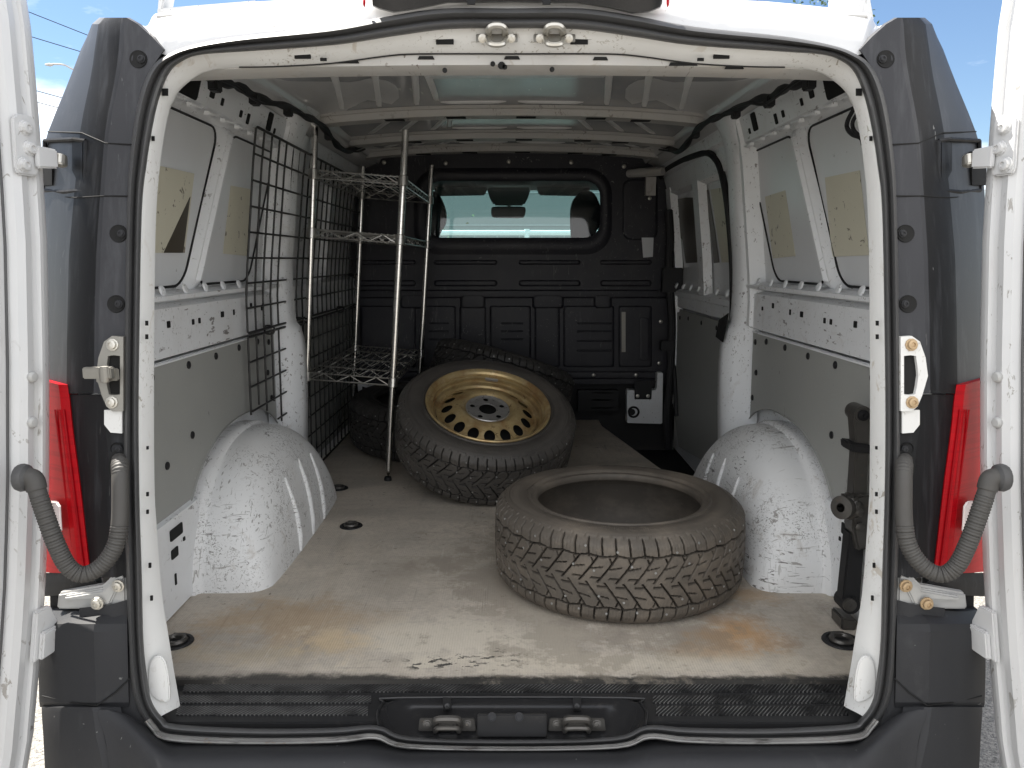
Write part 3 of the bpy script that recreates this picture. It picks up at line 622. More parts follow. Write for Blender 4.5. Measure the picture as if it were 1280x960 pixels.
# ---- left wall beyond the B pillar
b = MB()
side_strip(b, -1, 1.46, 2.72, .60, .76, .0, .035, 4, 3, .014); side_strip(b, -1, 1.46, 2.72, 1.15, 1.30, .0, .035, 4, 3, .02)
side_strip(b, -1, 2.05, 2.15, .75, 1.16, .004, .04, 1, 5, .02)
b.build('wall_frame', 'inner', van, sharp=40)
b = MB(); b.prism([W(-1, y, z, .0) for y, z in [(1.50, .03), (2.69, .03), (2.69, .595), (1.50, .595)]], (-.006, 0, 0)); b.build('lining_board', 'board', van)
# bulging lower B pillars, both sides
for s in (-1, 1):
    b = MB(); rows = []; yB = 1.40 if s > 0 else 1.42
    for z, w_, o in [(0, .10, .05), (.15, .085, .065), (.35, .07, .075), (.52, .06, .075), (.60, .06, .06), (.64, .065, .04), (.80, .07, .03), (1.0, .07, .028), (1.2, .075, .026), (1.30, .10, .03), (1.36, .16, .05)]:
        rows.append([W(s, yB-w_-.02, z, -.03), W(s, yB-w_, z, o*.6), W(s, yB-w_*.5, z, o), W(s, yB+w_*.5, z, o), W(s, yB+w_, z, o*.6), W(s, yB+w_+.02, z, -.03)])
    rows = [list(r) for r in zip(*[spline([rows[i][j] for i in range(len(rows))], 4) for j in range(6)])]
    b.loft(rows)
    pb = b.build('door_pillar', 'inner', van, sharp=50)
    if s > 0:
        b = MB(); b.prism([W(1, y, z, o) for y, z, o in [(1.35, .56, .083), (1.44, .57, .083), (1.45, .63, .07), (1.41, .655, .05), (1.36, .62, .07)]], (-.004, 0, 0)); b.build('scraped_patch', 'hole', pb)
# ---- wiring harness along both rails
for s in (-1, 1):
    pts = [(247, 86), (268, 96), (287, 104), (300, 111), (318, 120), (337, 127), (360, 136), (382, 146), (396, 153), (410, 165), (420, 176), (430, 186), (443, 187), (452, 183)]
    path = [P(640+s*(640-u), v+random.uniform(-2, 2), x=s*.668)+Vector((0, 0, random.uniform(-.006, .006))) for u, v in pts]
    b = MB(); b.tube(spline(path, 5), [.010+.003*math.sin(i*.9) for i in range(len(spline(path, 5)))], 8)
    b.tube(spline([p+Vector((-s*.012, .01, -.008+.01*math.sin(i*1.3))) for i, p in enumerate(path)], 5), .004, 6)
    h = b.build('wiring_harness', 'black', van)
    for k in (1, 4, 6, 9):
        b = MB(); b.box(path[k]+Vector((0, 0, -.012)), (.022, .035, .028)); b.build('harness_clip', 'black', h, bevel=.003)
b = MB(); b.tube(spline([P(u, v, x=.70) for u, v in [(1068, 135), (1060, 150), (1059, 160), (1066, 168), (1076, 172), (1079, 180)]], 6), .005, 6); b.tube(spline([P(u, v, x=.70) for u, v in [(1075, 138), (1066, 152), (1068, 164), (1079, 174)]], 6), .0045, 6); b.build('loose_cable', 'black', van)

# ---- right: sliding door
b = MB(); b.loft([[W(1, y, z, -.02) for y in (1.52, 1.9, 2.3, 2.74)] for z in (1.20, 1.27, 1.33, 1.40)])
side_strip(b, 1, 1.46, 2.72, 1.245, 1.31, .0, .03, 3, 2, .012); b.build('wall_frame', 'inner', van, sharp=40)
b = MB(); rows = []
for z in [-.15, .2, .45, .62, .8, 1.0, 1.18, 1.30]:
    rows.append([W(1, y, z, -.045) for y in (1.50, 1.8, 2.1, 2.4, 2.72)])
b.loft(rows)
for a in [(1.52, 2.66, .60, .68, -.012, .03), (1.52, 2.66, .655, .70, .0, .03), (1.52, 2.66, 1.15, 1.24, -.01, .03), (1.98, 2.10, .68, 1.18, -.005, .035), (2.54, 2.66, .1, 1.2, -.005, .035)]:
    side_strip(b, 1, *a[:5], a[5], 3, 3, .012)
for k in range(7): b.lathe([(.016, 0), (.012, .007), (0, .008)], W(1, 1.62+k*.15, .715, -.002), (-1, 0, .3), 8)
sd = b.build('sliding_door', 'inner', van, sharp=40)
b = MB(); q = [(1.54, .06), (1.60, .02), (2.45, -.08), (2.60, .10), (2.62, .2), (2.62, .585), (2.50, .585), (2.50, .60), (1.54, .60)]
b.prism([W(1, y, z, -.012) for y, z in q], (.006, 0, 0)); b.build('door_board', 'board', sd)
for y, z in [(1.58, .57), (1.80, .57), (2.05, .57), (2.30, .57), (2.48, .56), (1.57, .42), (1.57, .22), (2.58, .5), (2.58, .3), (1.9, .0)]:
    b = MB(); b.lathe([(.010, 0), (.009, .003), (0, .005)], W(1, y, z, -.012), (-1, 0, 0), 10); b.build('lining_fastener', 'black', sd)
for y0, y1 in ((1.56, 1.95), (2.13, 2.52)):
    b = MB(); b.prism([W(1, y, z, -.041) for y, z in rrect(y0, y1, .74, 1.14, .05, 5)], (.002, 0, 0)); b.build('window_blank', 'blank', sd)
def spatch(quad, m, off, name):
    b = MB(); b.prism([PW(u, v, off) for u, v in quad], (.001, 0, 0)); b.build(name, m, sd)
spatch([(842, 250), (857, 247), (866, 247), (874, 328), (857, 329), (853, 300), (846, 292)], 'film', -.0385, 'torn_film')
spatch([(881, 239), (885, 237), (894, 290), (899, 328), (892, 329), (888, 290)], 'film', -.0385, 'torn_film')
spatch([(888, 237), (906, 234), (913, 328), (902, 328)], 'sticker', -.0385, 'film_patch')
b = MB()
path = [PW(u, v, -.005) for u, v in [(846, 520), (843, 460), (838, 400), (832, 330), (828, 270), (824, 240), (824, 226), (832, 213), (852, 201), (872, 193), (884, 191), (893, 197), (901, 212), (908, 245), (913, 290), (916, 340), (916, 400), (912, 460), (906, 520), (900, 560), (893, 590)]]
b.tube(spline(path, 5), .013, 8); b.build('sliding_door_seal', 'black', van)
# step well and black latch column by the bulkhead
b = MB(); b.prism([(.46, 2.70, -.18), (.88, 2.70, -.18), (.88, 1.56, -.18), (.62, 1.60, -.18)], (0, 0, .02)); b.prism([(.62, 1.655, -.16), (.46, 2.57, -.16), (.46, 2.57, -.003), (.62, 1.655, -.003)], (.006, 0, 0)); b.build('step_well', 'black', van)
b = MB(); b.tube(spline([P(u, v, y=2.56) for u, v in [(836, 262), (838, 300), (836, 345), (840, 400), (838, 470), (834, 520), (836, 560)]], 5), .022, 8)
b.box(P(840, 350, y=2.56), (.10, .05, .12)); b.box(P(834, 432, y=2.56), (.07, .05, .05)); b.build('door_latch_column', 'black', van, bevel=.004)
b = MB(); b.tube([P(786, 217, y=2.67), P(800, 216, y=2.60), P(829, 214, y=2.50)], [.019, .022, .02], 10); b.box(P(813, 233, y=2.655), (.05, .03, .09)); b.build('corner_brace', 'header', van)

# ---- bulkhead (partition) with window
def BP(u, v, dy=0.0): return P(u, v, y=BACK+dy)
outer = [BP(u, v) for u, v in [(432, 198), (470, 191), (640, 187), (800, 191), (836, 205), (838, 480), (790, 480), (432, 480)]]
hole = [BP(u, v) for u, v in [(p[0], p[1]) for p in rrect(531, 752, 224, 299, 20, 5)]]
def plate_with_hole(mb, outer, hole, d, mi=0):
    n = len(hole); c = sum((Vector(p) for p in hole), Vector())/n
    # project each hole vertex outwards onto the outer polygon
    def hit(dirv):
        best = None
        for i in range(len(outer)):
            a, b2 = Vector(outer[i]), Vector(outer[(i+1) % len(outer)]); e = b2-a
            den = dirv.x*e.z-dirv.z*e.x
            if abs(den) < 1e-9: continue
            w0 = a-c; t_ = (w0.x*e.z-w0.z*e.x)/den; u_ = (w0.x*dirv.z-w0.z*dirv.x)/den
            if t_ > 0 and -1e-6 <= u_ <= 1+1e-6 and (best is None or t_ < best): best = t_
        return c+dirv*best
    items = [(math.atan2((p-c).z, (p-c).x), Vector(p)) for p in hole]
    for p in outer:
        dv = Vector(p)-c; a = math.atan2(dv.z, dv.x)
        # nearest hole crossing
        best = None
        for i in range(n):
            h0, h1 = Vector(hole[i]), Vector(hole[(i+1) % n]); e = h1-h0; den = dv.x*e.z-dv.z*e.x
            if abs(den) < 1e-9: continue
            w0 = h0-c; t_ = (w0.x*e.z-w0.z*e.x)/den; u_ = (w0.x*dv.z-w0.z*dv.x)/den
            if t_ > 0 and 0 <= u_ <= 1: best = c+dv*t_
        if best is not None: items.append((a, best))
    items.sort(key=lambda q: q[0]); inn = [q[1] for q in items]; ou = [hit((q-c).normalized()) for q in inn]
    d = Vector(d)
    mb.loft([[p+d for p in inn], inn, ou, [p+d for p in ou]], True, False, mi, False)
b = MB(); plate_with_hole(b, outer, hole, (0, .04, 0))
# raised window surround
r1 = [BP(*p, -.006) for p in rrect(520, 762, 213, 313, 29, 6)]; r2 = [BP(*p, -.016) for p in rrect(525, 757, 218, 306, 25, 6)]; r3 = [BP(*p, .004) for p in rrect(533, 750, 226, 297, 19, 6)]; r0 = [BP(*p, .002) for p in rrect(516, 766, 209, 320, 33, 6)]
b.loft([r0, r1, r2, r3], True)
def rib(u0, u1, v0, v1, h_=.012, r=4):
    a = [BP(*p, .001) for p in rrect(u0, u1, v0, v1, min(r, (v1-v0)/2.01, (u1-u0)/2.01), 3)]; c_ = [BP(*p, -h_) for p in rrect(u0+2, u1-2, v0+1.5, v1-1.5, min(r, (v1-v0-3)/2.01, (u1-u0-4)/2.01), 3)]
    m_ = [p.lerp(q, .5)+Vector((0, -h_*.30, 0)) for p, q in zip(a, c_)]; d2 = [BP(*p, -h_*1.04) for p in rrect(u0+4, u1-4, v0+2.2, v1-2.2, min(r, (v1-v0-4.4)/2.01, (u1-u0-8)/2.01), 3)]
    b.loft([a, m_, c_, d2], True); b.add(d2, [tuple(range(len(d2)))], 0, True)
for u0, u1 in ((440, 520), (542, 622), (648, 726), (750, 815)):
    rib(u0, u1, 325, 331); rib(u0, u1, 350, 358, .014)
rib(432, 836, 362, 373, .016)
for u0, u1 in ((450, 520), (528, 570), (574, 608), (612, 664), (668, 700), (704, 768), (773, 815)):
    rib(u0, u1, 382, 459, .010, 3)
for u0, u1, v0 in ((625, 655, 402), (625, 655, 412), (625, 655, 422), (720, 765, 402), (720, 765, 412), (720, 765, 424), (720, 765, 436), (535, 562, 402), (535, 562, 412), (535, 562, 422)):
    rib(u0, u1, v0, v0+4.2, .013, 1)
for u0, u1 in ((575, 607), (665, 705), (742, 765), (500, 530)): rib(u0, u1, 368, 386, .018, 4)
rib(440, 830, 464, 474, .016, 3); rib(798, 813, 396, 452, .012, 3)
rib(778, 822, 224, 300, .008, 10)
bulk = b.build('bulkhead', 'part', van, sharp=70)
for u, v in [(480, 203), (557, 204), (636, 202), (714, 203), (780, 208), (812, 248), (826, 402), (824, 454), (742, 469), (795, 469), (690, 468), (600, 469), (445, 300), (445, 345), (461, 246)]:
    b = MB(); b.lathe([(.011, 0), (.010, .004), (.005, .007), (0, .007)], BP(u, v, -.004 if v < 460 else -.015), (0, -1, 0), 12); b.build('rivet', 'bolt', bulk)
b = MB()
for u0, u1, v0, v1 in ((777, 782, 390, 440), ):
    b.prism([BP(*p, -.0125) for p in [(u0, v1), (u1, v1), (u1, v0), (u0, v0)]], (0, -.001, 0))
b.build('worn_streak', 'steel', bulk)
b = MB(); b.prism([BP(*p, -.010) for p in [(802, 297), (817, 297), (816, 321), (804, 322)]], (0, -.001, 0)); b.build('bulkhead_label', 'blank', bulk)
b = MB(); gq = [BP(*p, .02) for p in rrect(530, 753, 223, 300, 20, 5)]; b.add(gq, [tuple(range(len(gq)))]); b.build('bulkhead_glass', 'glass', bulk)
# below the bulkhead: dark gap with slatted vent, white foot bracket with lock
b = MB(); b.box((0, 2.80, .12), (1.75, .02, .62)); b.build('bulkhead_base', 'black', van)
b = MB(); b.box(P(747, 500, y=2.68), (.21, .05, .11))
for v in (491, 500, 510): b.box(P(752, v, y=2.652), (.11, .006, .006), mi=1)
b.build('floor_vent', ['black', 'trim'], van, bevel=.003)
b = MB(); b.prism([P(u, v, y=2.62) for u, v in [(784, 529), (828, 530), (829, 466), (822, 466), (821, 488), (784, 488)]], (0, .06, 0)); lk = b.build('foot_bracket', 'inner', van, bevel=.004)
b = MB(); b.tube([P(792, 515, y=2.614)+Vector((.026*math.cos(a), 0, .026*math.sin(a))) for a in [i*math.pi/10 for i in range(20)]], .006, 6, True); b.lathe([(.017, 0), (.016, .006), (0, .008)], P(790, 515, y=2.62), (0, -1, 0), 14); b.build('floor_lock', 'black', lk)
b = MB(); b.prism([P(u, v, y=2.617) for u, v in [(793, 499), (814, 499), (815, 484), (820, 476), (793, 476)]], (0, -.006, 0)); st = b.build('hold_down_strap', 'black', lk, bevel=.002)
for u in (797, 810):
    b = MB(); b.lathe([(.010, 0), (.009, .004), (0, .006)], P(u, 495, y=2.611), (0, -1, 0), 10); b.build('strap_rivet', 'bolt', lk)
b = MB(); b.prism([P(u, v, y=2.64) for u, v in [(446, 530), (480, 530), (486, 500), (478, 484), (446, 478)]], (0, .04, 0)); lk2 = b.build('foot_bracket', 'inner', van, bevel=.004)
b = MB(); b.prism([P(u, v, y=2.637) for u, v in [(453, 483), (473, 490), (474, 497), (453, 489)]], (0, -.006, 0))
b.build('hold_down_strap', 'black', lk2)

# ---- cab beyond the bulkhead
b = MB(); Z0 = -.3
b.prism([(-.9, 2.83, -.3), (.9, 2.83, -.3), (.9, 4.6, -.3), (-.9, 4.6, -.3)], (0, 0, .03)); b.build('cab_floor', 'black', van)
for s in (-1, 1):
    b = MB(); b.prism([(s*.90, 2.83, -.3), (s*.90, 4.7, -.3), (s*.90, 4.7, .70), (s*.80, 3.72, 1.30), (s*.74, 2.83, 1.36)], (s*.03, 0, 0)); b.build('cab_side', 'black', van)
b = MB(); b.prism([(-.74, 2.80, 1.335), (.74, 2.80, 1.335), (.74, 3.62, 1.268), (-.74, 3.62, 1.268)], (0, 0, .02)); ln = b.build('headliner', 'liner', van)
b = MB(); b.prism([P(u, v, y=3.40) for u, v in [(608, 234), (664, 234), (660, 247), (655, 256), (617, 256), (612, 247)]], (0, .08, 0)); b.build('overhead_console', 'liner', ln, bevel=.01)
for sx in (-1, 1):
    b = MB(); b.prism([P(640+sx*(o), v, y=3.5) for o, v in [(30, 233), (98, 233), (96, 243), (90, 245), (34, 244)]], (0, .02, 0)); b.build('sun_visor', 'liner', ln, bevel=.006)
b = MB(); b.prism([P(p.x, p.y, y=3.46) for p in spline([(614, 262, 0), (617, 258.5, 0), (636, 258, 0), (654, 258.5, 0), (657, 262, 0), (656, 269, 0), (652, 272.5, 0), (636, 272.5, 0), (618, 272, 0), (614.5, 269, 0)], 3, True)], (0, .03, 0))
b.tube([P(636, 259, y=3.475), P(636, 250, y=3.46)], .012, 8); b.build('rear_view_mirror', 'mirror', ln)
for sx, u0, u1 in ((-1, 519, 556), (1, 715, 752)):
    b = MB(); pts = spline([P(u, v, y=3.15) for u, v in [(u0, 300), (u0-1, 262), (u0+6, 244), ((u0+u1)/2, 238), (u1-8, 243), (u1, 262), (u1, 278), (u1-6, 289), (u1-10, 300)]], 4)
    b.prism(pts, (0, .10, 0), smooth=False); b.build('headrest', 'head', van, bevel=.02)
    b = MB(); c_ = P((u0+u1)/2+sx*8, 330, y=3.12); b.prism([Vector((c_.x+a, 3.12, z)) for a, z in [(-.27, -.1), (.27, -.1), (.26, .75), (.18, .88), (-.18, .88), (-.26, .75)]], (0, .14, 0)); b.build('seat_back', 'head', van, bevel=.03)
b = MB(); b.prism([(-.88, 3.95, .2), (.88, 3.95, .2), (.88, 3.95, .72), (.5, 3.95, .76), (-.5, 3.95, .76), (-.88, 3.95, .72)], (0, .6, -.04)); b.build('dashboard', 'black', van, bevel=.02)
b = MB(); b.add([(-.74, 3.60, 1.285), (.74, 3.60, 1.285), (.86, 4.5, .70), (-.86, 4.5, .70)], [(0, 1, 2, 3)]); b.build('windscreen', 'glass', van)
for s in (-1, 1):
    b = MB(); b.tube([(s*.78, 3.55, 1.29), (s*.88, 4.55, .68)], .05, 8); b.build('windscreen_pillar', 'black', van)

# ---- outer body: roof, sides, bonnet
b = MB(); rows = []
TOPL = [(0, -46), (150, -20), (250, -2), (320, 2), (400, 10), (440, 16), (449, 20), (453, 28), (458, 33), (470, 28), (485, 22)]
half = spline([Vector((o, v, 0)) for o, v in TOPL], 3)
line = [Vector((-p.x, p.y, 0)) for p in half[:0:-1]]+half
def seal_y(o):                                # top edge of the seal at this offset
    o = abs(o); prev = None
    pts = [(h[0][0], h[0][1]) for h in HALF[:9]]
    for (a, va), (c, vc) in zip(pts, pts[1:]):
        if a <= o <= c: return va+(vc-va)*(o-a)/(c-a)
    return 75
def low_o(p):
    o = abs(p.x)
    if o <= 430: return Vector((p.x, seal_y(o)+6, 0))
    return Vector((math.copysign(430+(o-430)*.25, p.x), 70-(o-430)*.1, 0))
for fy, dy in ((0, .004), (.35, .01), (.75, .03), (1.0, .07)):
    rows.append([L(low_o(p).x+(p.x-low_o(p).x)*fy, low_o(p).y+(p.y-low_o(p).y)*fy, dy-.006) for p in line])
edge = rows[-1]
for yy_, up in ((.45, .018), (1.0, .04), (2.0, .055), (3.2, .04), (3.65, .0)):
    rows.append([Vector((p.x*(1.0 if yy_ < 3 else .96), yy_, p.z+up)) for p in edge])
b.loft(rows); b.build('outer_roof', 'white', van, sharp=50)
for s in (-1, 1):
    b = MB(); rows = []
    for y in (.30, .42, 1.0, 2.0, 3.0, 3.7):
        rows.append([Vector((s*(x-(.02 if y < .4 else 0)), y+max(0, .14*(z-.3)) if y < .5 else y, z)) for x, z in [(.90, -.45), (.955, -.2), (.962, .2), (.958, .6), (.93, .8), (.87, 1.1), (.83, 1.24), (.78, 1.28), (.68, 1.32)]])
    rows.append([Vector((s*x, y, z)) for x, y, z in [(.90, 4.9, -.45), (.94, 4.9, -.2), (.94, 4.9, .2), (.93, 4.8, .55), (.92, 4.65, .65), (.90, 4.55, .70), (.89, 4.5, .70), (.88, 4.5, .70), (.87, 4.5, .70)]])
    b.loft(rows); b.build('body_side', 'white', van, sharp=50)
b = MB(); b.loft([[Vector((x, 4.45, .66)) for x in (-.9, 0, .9)], [Vector((x, 5.1, .52)) for x in (-.88, 0, .88)], [Vector((x, 5.25, .3)) for x in (-.88, 0, .88)], [Vector((x, 5.28, -.35)) for x in (-.88, 0, .88)]]); b.build('bonnet', 'white', van)
# wheels under the body
for sx in (-1, 1):
    for y in (.955, 4.15):
        b = MB(); b.lathe([(.19, -.10), (.29, -.11), (.325, -.08), (.33, 0), (.325, .08), (.29, .11), (.19, .10)], (sx*.80, y, -.27), (1, 0, 0), 32); b.lathe([(.19, -.05), (.10, -.03), (0, -.03)], (sx*.80, y, -.27), (1, 0, 0), 24, 1); b.build('road_wheel', ['tyre', 'galv'], van)
# high-level brake light above the opening
b = MB(); rows = []
for o, v0, v1 in [(-175, -4, 2), (-174, -14, 8), (-165, -22, 12), (-148, -24, 16), (-120, -25, 12), (-80, -26, 4), (0, -28, 3), (80, -26, 4), (120, -25, 10), (150, -24, 17), (172, -22, 15), (185, -14, 10), (188, -4, 4)]:
    rows.append([L(o, v1, .0), L(o, v1-1.5, -.02), L(o, (v0+v1)/2, -.035), L(o, v0, -.02), L(o, v0, .01)])
b.loft(rows); bl = b.build('high_brake_light', 'sill', van, sharp=40)
for sx in (-1, 1):
    b = MB(); b.lathe([(.010, .006), (.008, .008), (.005, .009), (0, .009)], L(sx*185+5, 2, -.012), (sx, -.4, 0), 10); b.build('brake_light_end', 'red', bl)
    b = MB(); b.prism([L(sx*47-4+o, v, -.034) for o, v in [(-5, 6), (5, 6), (6, -6), (-6, -6)]], (0, -.003, 0)); b.build('brake_light_clip', 'hole', bl)

# ---- exterior corner trims, lamps, bumper corners
def Ls(s, o, v, dy=0.0): return L(s*o, v, dy)
ROWS = [(22, 484, 486, 510, 514), (30, 470, 487, 517, 525), (46, 452, 488, 519, 532), (62, 437, 489, 521, 540), (80, 449, 491, 523, 547), (105, 463, 495, 527, 557), (140, 472, 502, 534, 572), (165, 475, 506, 538, 582), (185, 477, 508, 539, 588), (240, 481, 512, 545, 593),
        (320, 483, 517, 552, 596), (400, 484, 519, 554, 598), (492, 485, 520, 555, 600)]
for s in (-1, 1):
    b = MB(); rows = []
    for v, a, c, d_, e in ROWS:
        p1 = Ls(s, c, v, -.010); p2 = Ls(s, d_, v, .030); p3 = Ls(s, e, v, .115)
        p4 = Vector((p3.x+s*.008, p3.y+.22, p3.z-.004))
        rows.append([Ls(s, a-6, v, .012), Ls(s, a-2, v, -.008), p1.lerp(Ls(s, a, v, -.010), .08), p1+(p2-p1)*.08, p1.lerp(p2, .92), p2.lerp(p3, .05)+Vector((0, .001, 0)), p2.lerp(p3, .5)+Vector((s*.006, 0, 0)), p2.lerp(p3, .95), p3.lerp(p4, .1), p4])
    b.loft(rows, cols=[1, 1, 1, 0, 0, 2, 2, 2, 2])  # light and shade of the facets painted as three plastic tones
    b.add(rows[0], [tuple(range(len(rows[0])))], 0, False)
    ct = b.build('corner_trim', ['trim', 'trimlit', 'trimouter'], van, sharp=18)
    # panel gaps
    for vs in ([(467, 181), (508, 179), (538, 166), (580, 164.5)], [(480, 245), (513, 245), (545, 247), (583, 244.5)]):
        b = MB(); pp = [Ls(s, o, v, dy) for (o, v), dy in zip(vs, (-.010, -.010, .029, .112))]
        b.tube([pp[0], pp[1], pp[1].lerp(pp[2], .5), pp[2], pp[2].lerp(pp[3], .5)+Vector((s*.006, 0, 0)), pp[3]], .0013, 6); b.build('trim_gap', 'hole', ct)
    # hinge pocket
    b = MB()
    q = [Ls(s, o, v, dy) for o, v, dy in [(533, 238, .022), (533, 176, .022), (548, 174, .035), (584, 176, .100), (585, 238, .100), (560, 240, .055)]]
    for a, c in zip(q, q[1:]+q[:1]): b.tube([a, c], .004, 6)
    pkt = b.build('hinge_pocket_lip', 'trim', ct)
    b = MB(); b.prism([Ls(s, o, v, .02+(o-533)*.00165) for o, v in [(536, 236), (536, 178), (549, 178), (549, 236)]], (0, -.003, 0)); b.build('pocket_face', 'trim', ct)
    b = MB(); b.prism([Ls(s, o, v, .02+(o-533)*.00165) for o, v in [(570, 232), (570, 190), (588, 190), (588, 232)]], (s*.002, -.010, 0)); b.build('pocket_cavity', 'hole', ct)
    # screw recesses
    for o, v in [(467, 74), (492, 292), (495, 380)]:
        b = MB(); c_ = Ls(s, o, v, -.009)
        b.lathe([(.0165, .001), (.0155, -.0015), (.0145, -.001), (.012, -.0005), (0, -.0005)], c_, (0, 1, -.14), 20, 0)
        b.build('screw_recess', 'hole', ct)
        b = MB(); b.bolt(c_+Vector((-s*.006, -.0015, 0)), (0, -1, .14), .0055); b.build('recess_screw', 'bumper', ct)
    # lower dark section beside the lamp
    LR = [(493, 485, 512, 555, 560), (540, 485, 508, 550, 556), (600, 485, 500, 542, 550), (660, 484, 497, 535, 542), (715, 482, 494, 528, 534), (722, 482, 494, 528, 534)]
    b = MB(); rows = []
    for v, a, c, d_, e in LR:
        rows.append([Ls(s, a-3, v, .004), Ls(s, a, v, -.006), Ls(s, c, v, -.006), Ls(s, (c+d_)/2, v, .012), Ls(s, d_, v, .036), Ls(s, e, v, .045)])
    b.loft(rows); lt = b.build('lower_trim', 'trim', van, sharp=18)
    b = MB(); c_ = Ls(s, 493, 561, -.006); b.lathe([(.012, -.002), (.011, .001), (0, .001)], c_, (0, 1, 0), 18); b.build('screw_recess', 'hole', lt)
    b = MB(); b.bolt(c_+Vector((-s*.004, -.002, 0)), (0, -1, 0), .005); b.build('recess_screw', 'bumper', lt)
    # tail lamp
    b = MB(); rows = []
    TL = [(481, 556, 600), (486, 555, 600), (500, 553, 600), (540, 549, 600), (600, 541, 600), (660, 534, 599), (714, 528, 598)]
    for k, (v, a, e) in enumerate(TL):
        tilt = -16*(1 if k < 2 else max(0, 1-(k-1)*.25))
        p2 = Ls(s, a, v, .030); p3 = Ls(s, e, v+tilt*.9, .115); p4 = p3+Vector((s*.01, .20, 0))
        rows.append([p2+Vector((0, .03, 0)), p2, p2.lerp(p3, .10)+Vector((s*.004, -.010, 0)), p2.lerp(p3, .5)+Vector((s*.010, -.008, 0)), p2.lerp(p3, .93)+Vector((s*.004, 0, 0)), p3, p4])
    rows = [list(r) for r in zip(*[spline([rows[i][j] for i in range(len(rows))], 3) for j in range(7)])]
    b.loft(rows); b.add(rows[0], [tuple(range(7))], 0, False)
    tl = b.build('tail_lamp', 'red', van, sharp=30)
    b = MB()
    for q_ in (7, 12, 18): b.tube([Ls(s, 556-(v-490)*.125+q_, v, .020+q_*.0009) for v in (512, 560, 620, 680, 708)], .0016, 6)
    b.build('lamp_rib', 'redline', tl)
    b = MB(); qz = [Ls(s, o, v, dy) for o, v, dy in [(552, 662, .030), (554, 630, .030), (558, 624, .035), (579, 622, .064), (577, 663, .064)]]
    b.prism([p+Vector((s*.008, -.010, 0)) for p in qz], (s*.002, -.004, 0)); b.build('reversing_lens', 'lens', tl, bevel=.002)
    # strip under lamp
    b = MB(); b.loft([[Ls(s, 528, 714, .03), Ls(s, 560, 716, .08), Ls(s, 598, 716, .115)], [Ls(s, 526, 722, .024), Ls(s, 560, 730, .07), Ls(s, 598, 730, .11)], [Ls(s, 510, 736, .03), Ls(s, 560, 744, .07), Ls(s, 598, 746, .12)]]); b.build('lamp_shelf', 'trim', van)
    b = MB(); b.prism([(s*.895, y, z) for y, z in [(.12, .06), (.48, .06), (.48, .36), (.16, .36)]], (s*.015, 0, 0)); b.build('sun_block_panel', 'trim', van)  # hidden panel added to keep the sun off the bumper corner
    # lower hinge bracket on the body
    b = MB(); q = [Ls(s, o, v, dy) for o, v, dy in [(482, 714, -.004), (498, 718, -.004), (512, 732, .0), (568, 742, .04), (570, 762, .04), (520, 762, .01), (500, 772, -.004), (482, 768, -.004)]]
    b.prism(q, (0, .02, 0)); bk = b.build('hinge_bracket', 'greypaint', van, bevel=.004)
    b = MB(); q = [Ls(s, o, v, dy-.008) for o, v, dy in [(486, 720, -.004), (497, 724, -.004), (512, 738, .0), (560, 746, .03), (560, 752, .03), (520, 750, .008), (510, 758, .002), (503, 756, .0)]]
    b.prism(q, (0, .01, 0)); b.build('bracket_web', 'greypaint', bk, bevel=.003)
    for o, v in ((492, 732), (518, 754)):
        b = MB(); b.bolt(Ls(s, o, v, -.012), (0, -1, 0), .009); b.build('bracket_bolt', 'bolt' if s < 0 else 'rustbolt', bk)
    # bumper corner: upper block and lower wrap
    b = MB(); rows = []
    for v, a, c, e, dyc in [(758, 482, 504, 560, .03), (764, 481, 510, 585, .0), (780, 481, 522, 590, -.035), (790, 481, 523, 592, -.042), (840, 480, 521, 592, -.042), (878, 479, 520, 591, -.040), (884, 479, 520, 590, -.03)]:
        p3 = Ls(s, e, v, dyc+.09); rows.append([Ls(s, a-8, v, .03), Ls(s, a, v, dyc*.3), Ls(s, (a+c)/2, v, dyc*.6), Ls(s, c, v, dyc), Ls(s, (c+e)/2, v, dyc+.022), p3, p3+Vector((s*.01, .30, 0))])
    b.loft(rows); b.add(rows[0], [tuple(range(7))], 0, False); bc = b.build('bumper_corner', 'bumper', van, sharp=22)
    b = MB(); rows = []
    for v, c, e, dyc in [(884, 519, 588, -.046), (890, 518, 588, -.050), (920, 514, 586, -.055), (960, 505, 584, -.06), (1010, 500, 580, -.06), (1080, 500, 570, -.03)]:
        p3 = Ls(s, e, v, dyc+.09); rows.append([Ls(s, c-30, v, dyc+.03), Ls(s, c-4, v, dyc+.004), Ls(s, c+6, v, dyc+.001), Ls(s, (c+e)/2, v, dyc+.022), p3, p3+Vector((s*.01, .30, 0))])
    b.loft(rows); b.add(rows[0], [tuple(range(6))], 0, False); b.build('bumper_wrap', 'bumper', van, sharp=22)
    b = MB(); b.tube([Ls(s, o, v, dy) for o, v, dy in [(478, 848, -.012), (496, 866, -.025), (519, 882, -.040), (550, 878, -.022), (587, 870, .04)]], .0014, 6); b.build('bumper_gap', 'hole', bc)
    # filler between seal and bumper corner
    b = MB(); rows = []
    for v, o in [(750, 481), (800, 480), (850, 477), (880, 471), (905, 458), (925, 432), (935, 418)]:
        rows.append([Ls(s, o-8, v, .004), Ls(s, o+1, v, -.004), Ls(s, o+22, v+6, -.012), Ls(s, o+60, v+10, .0)])
    b.loft(rows); b.build('bumper_filler', 'bumper', van)
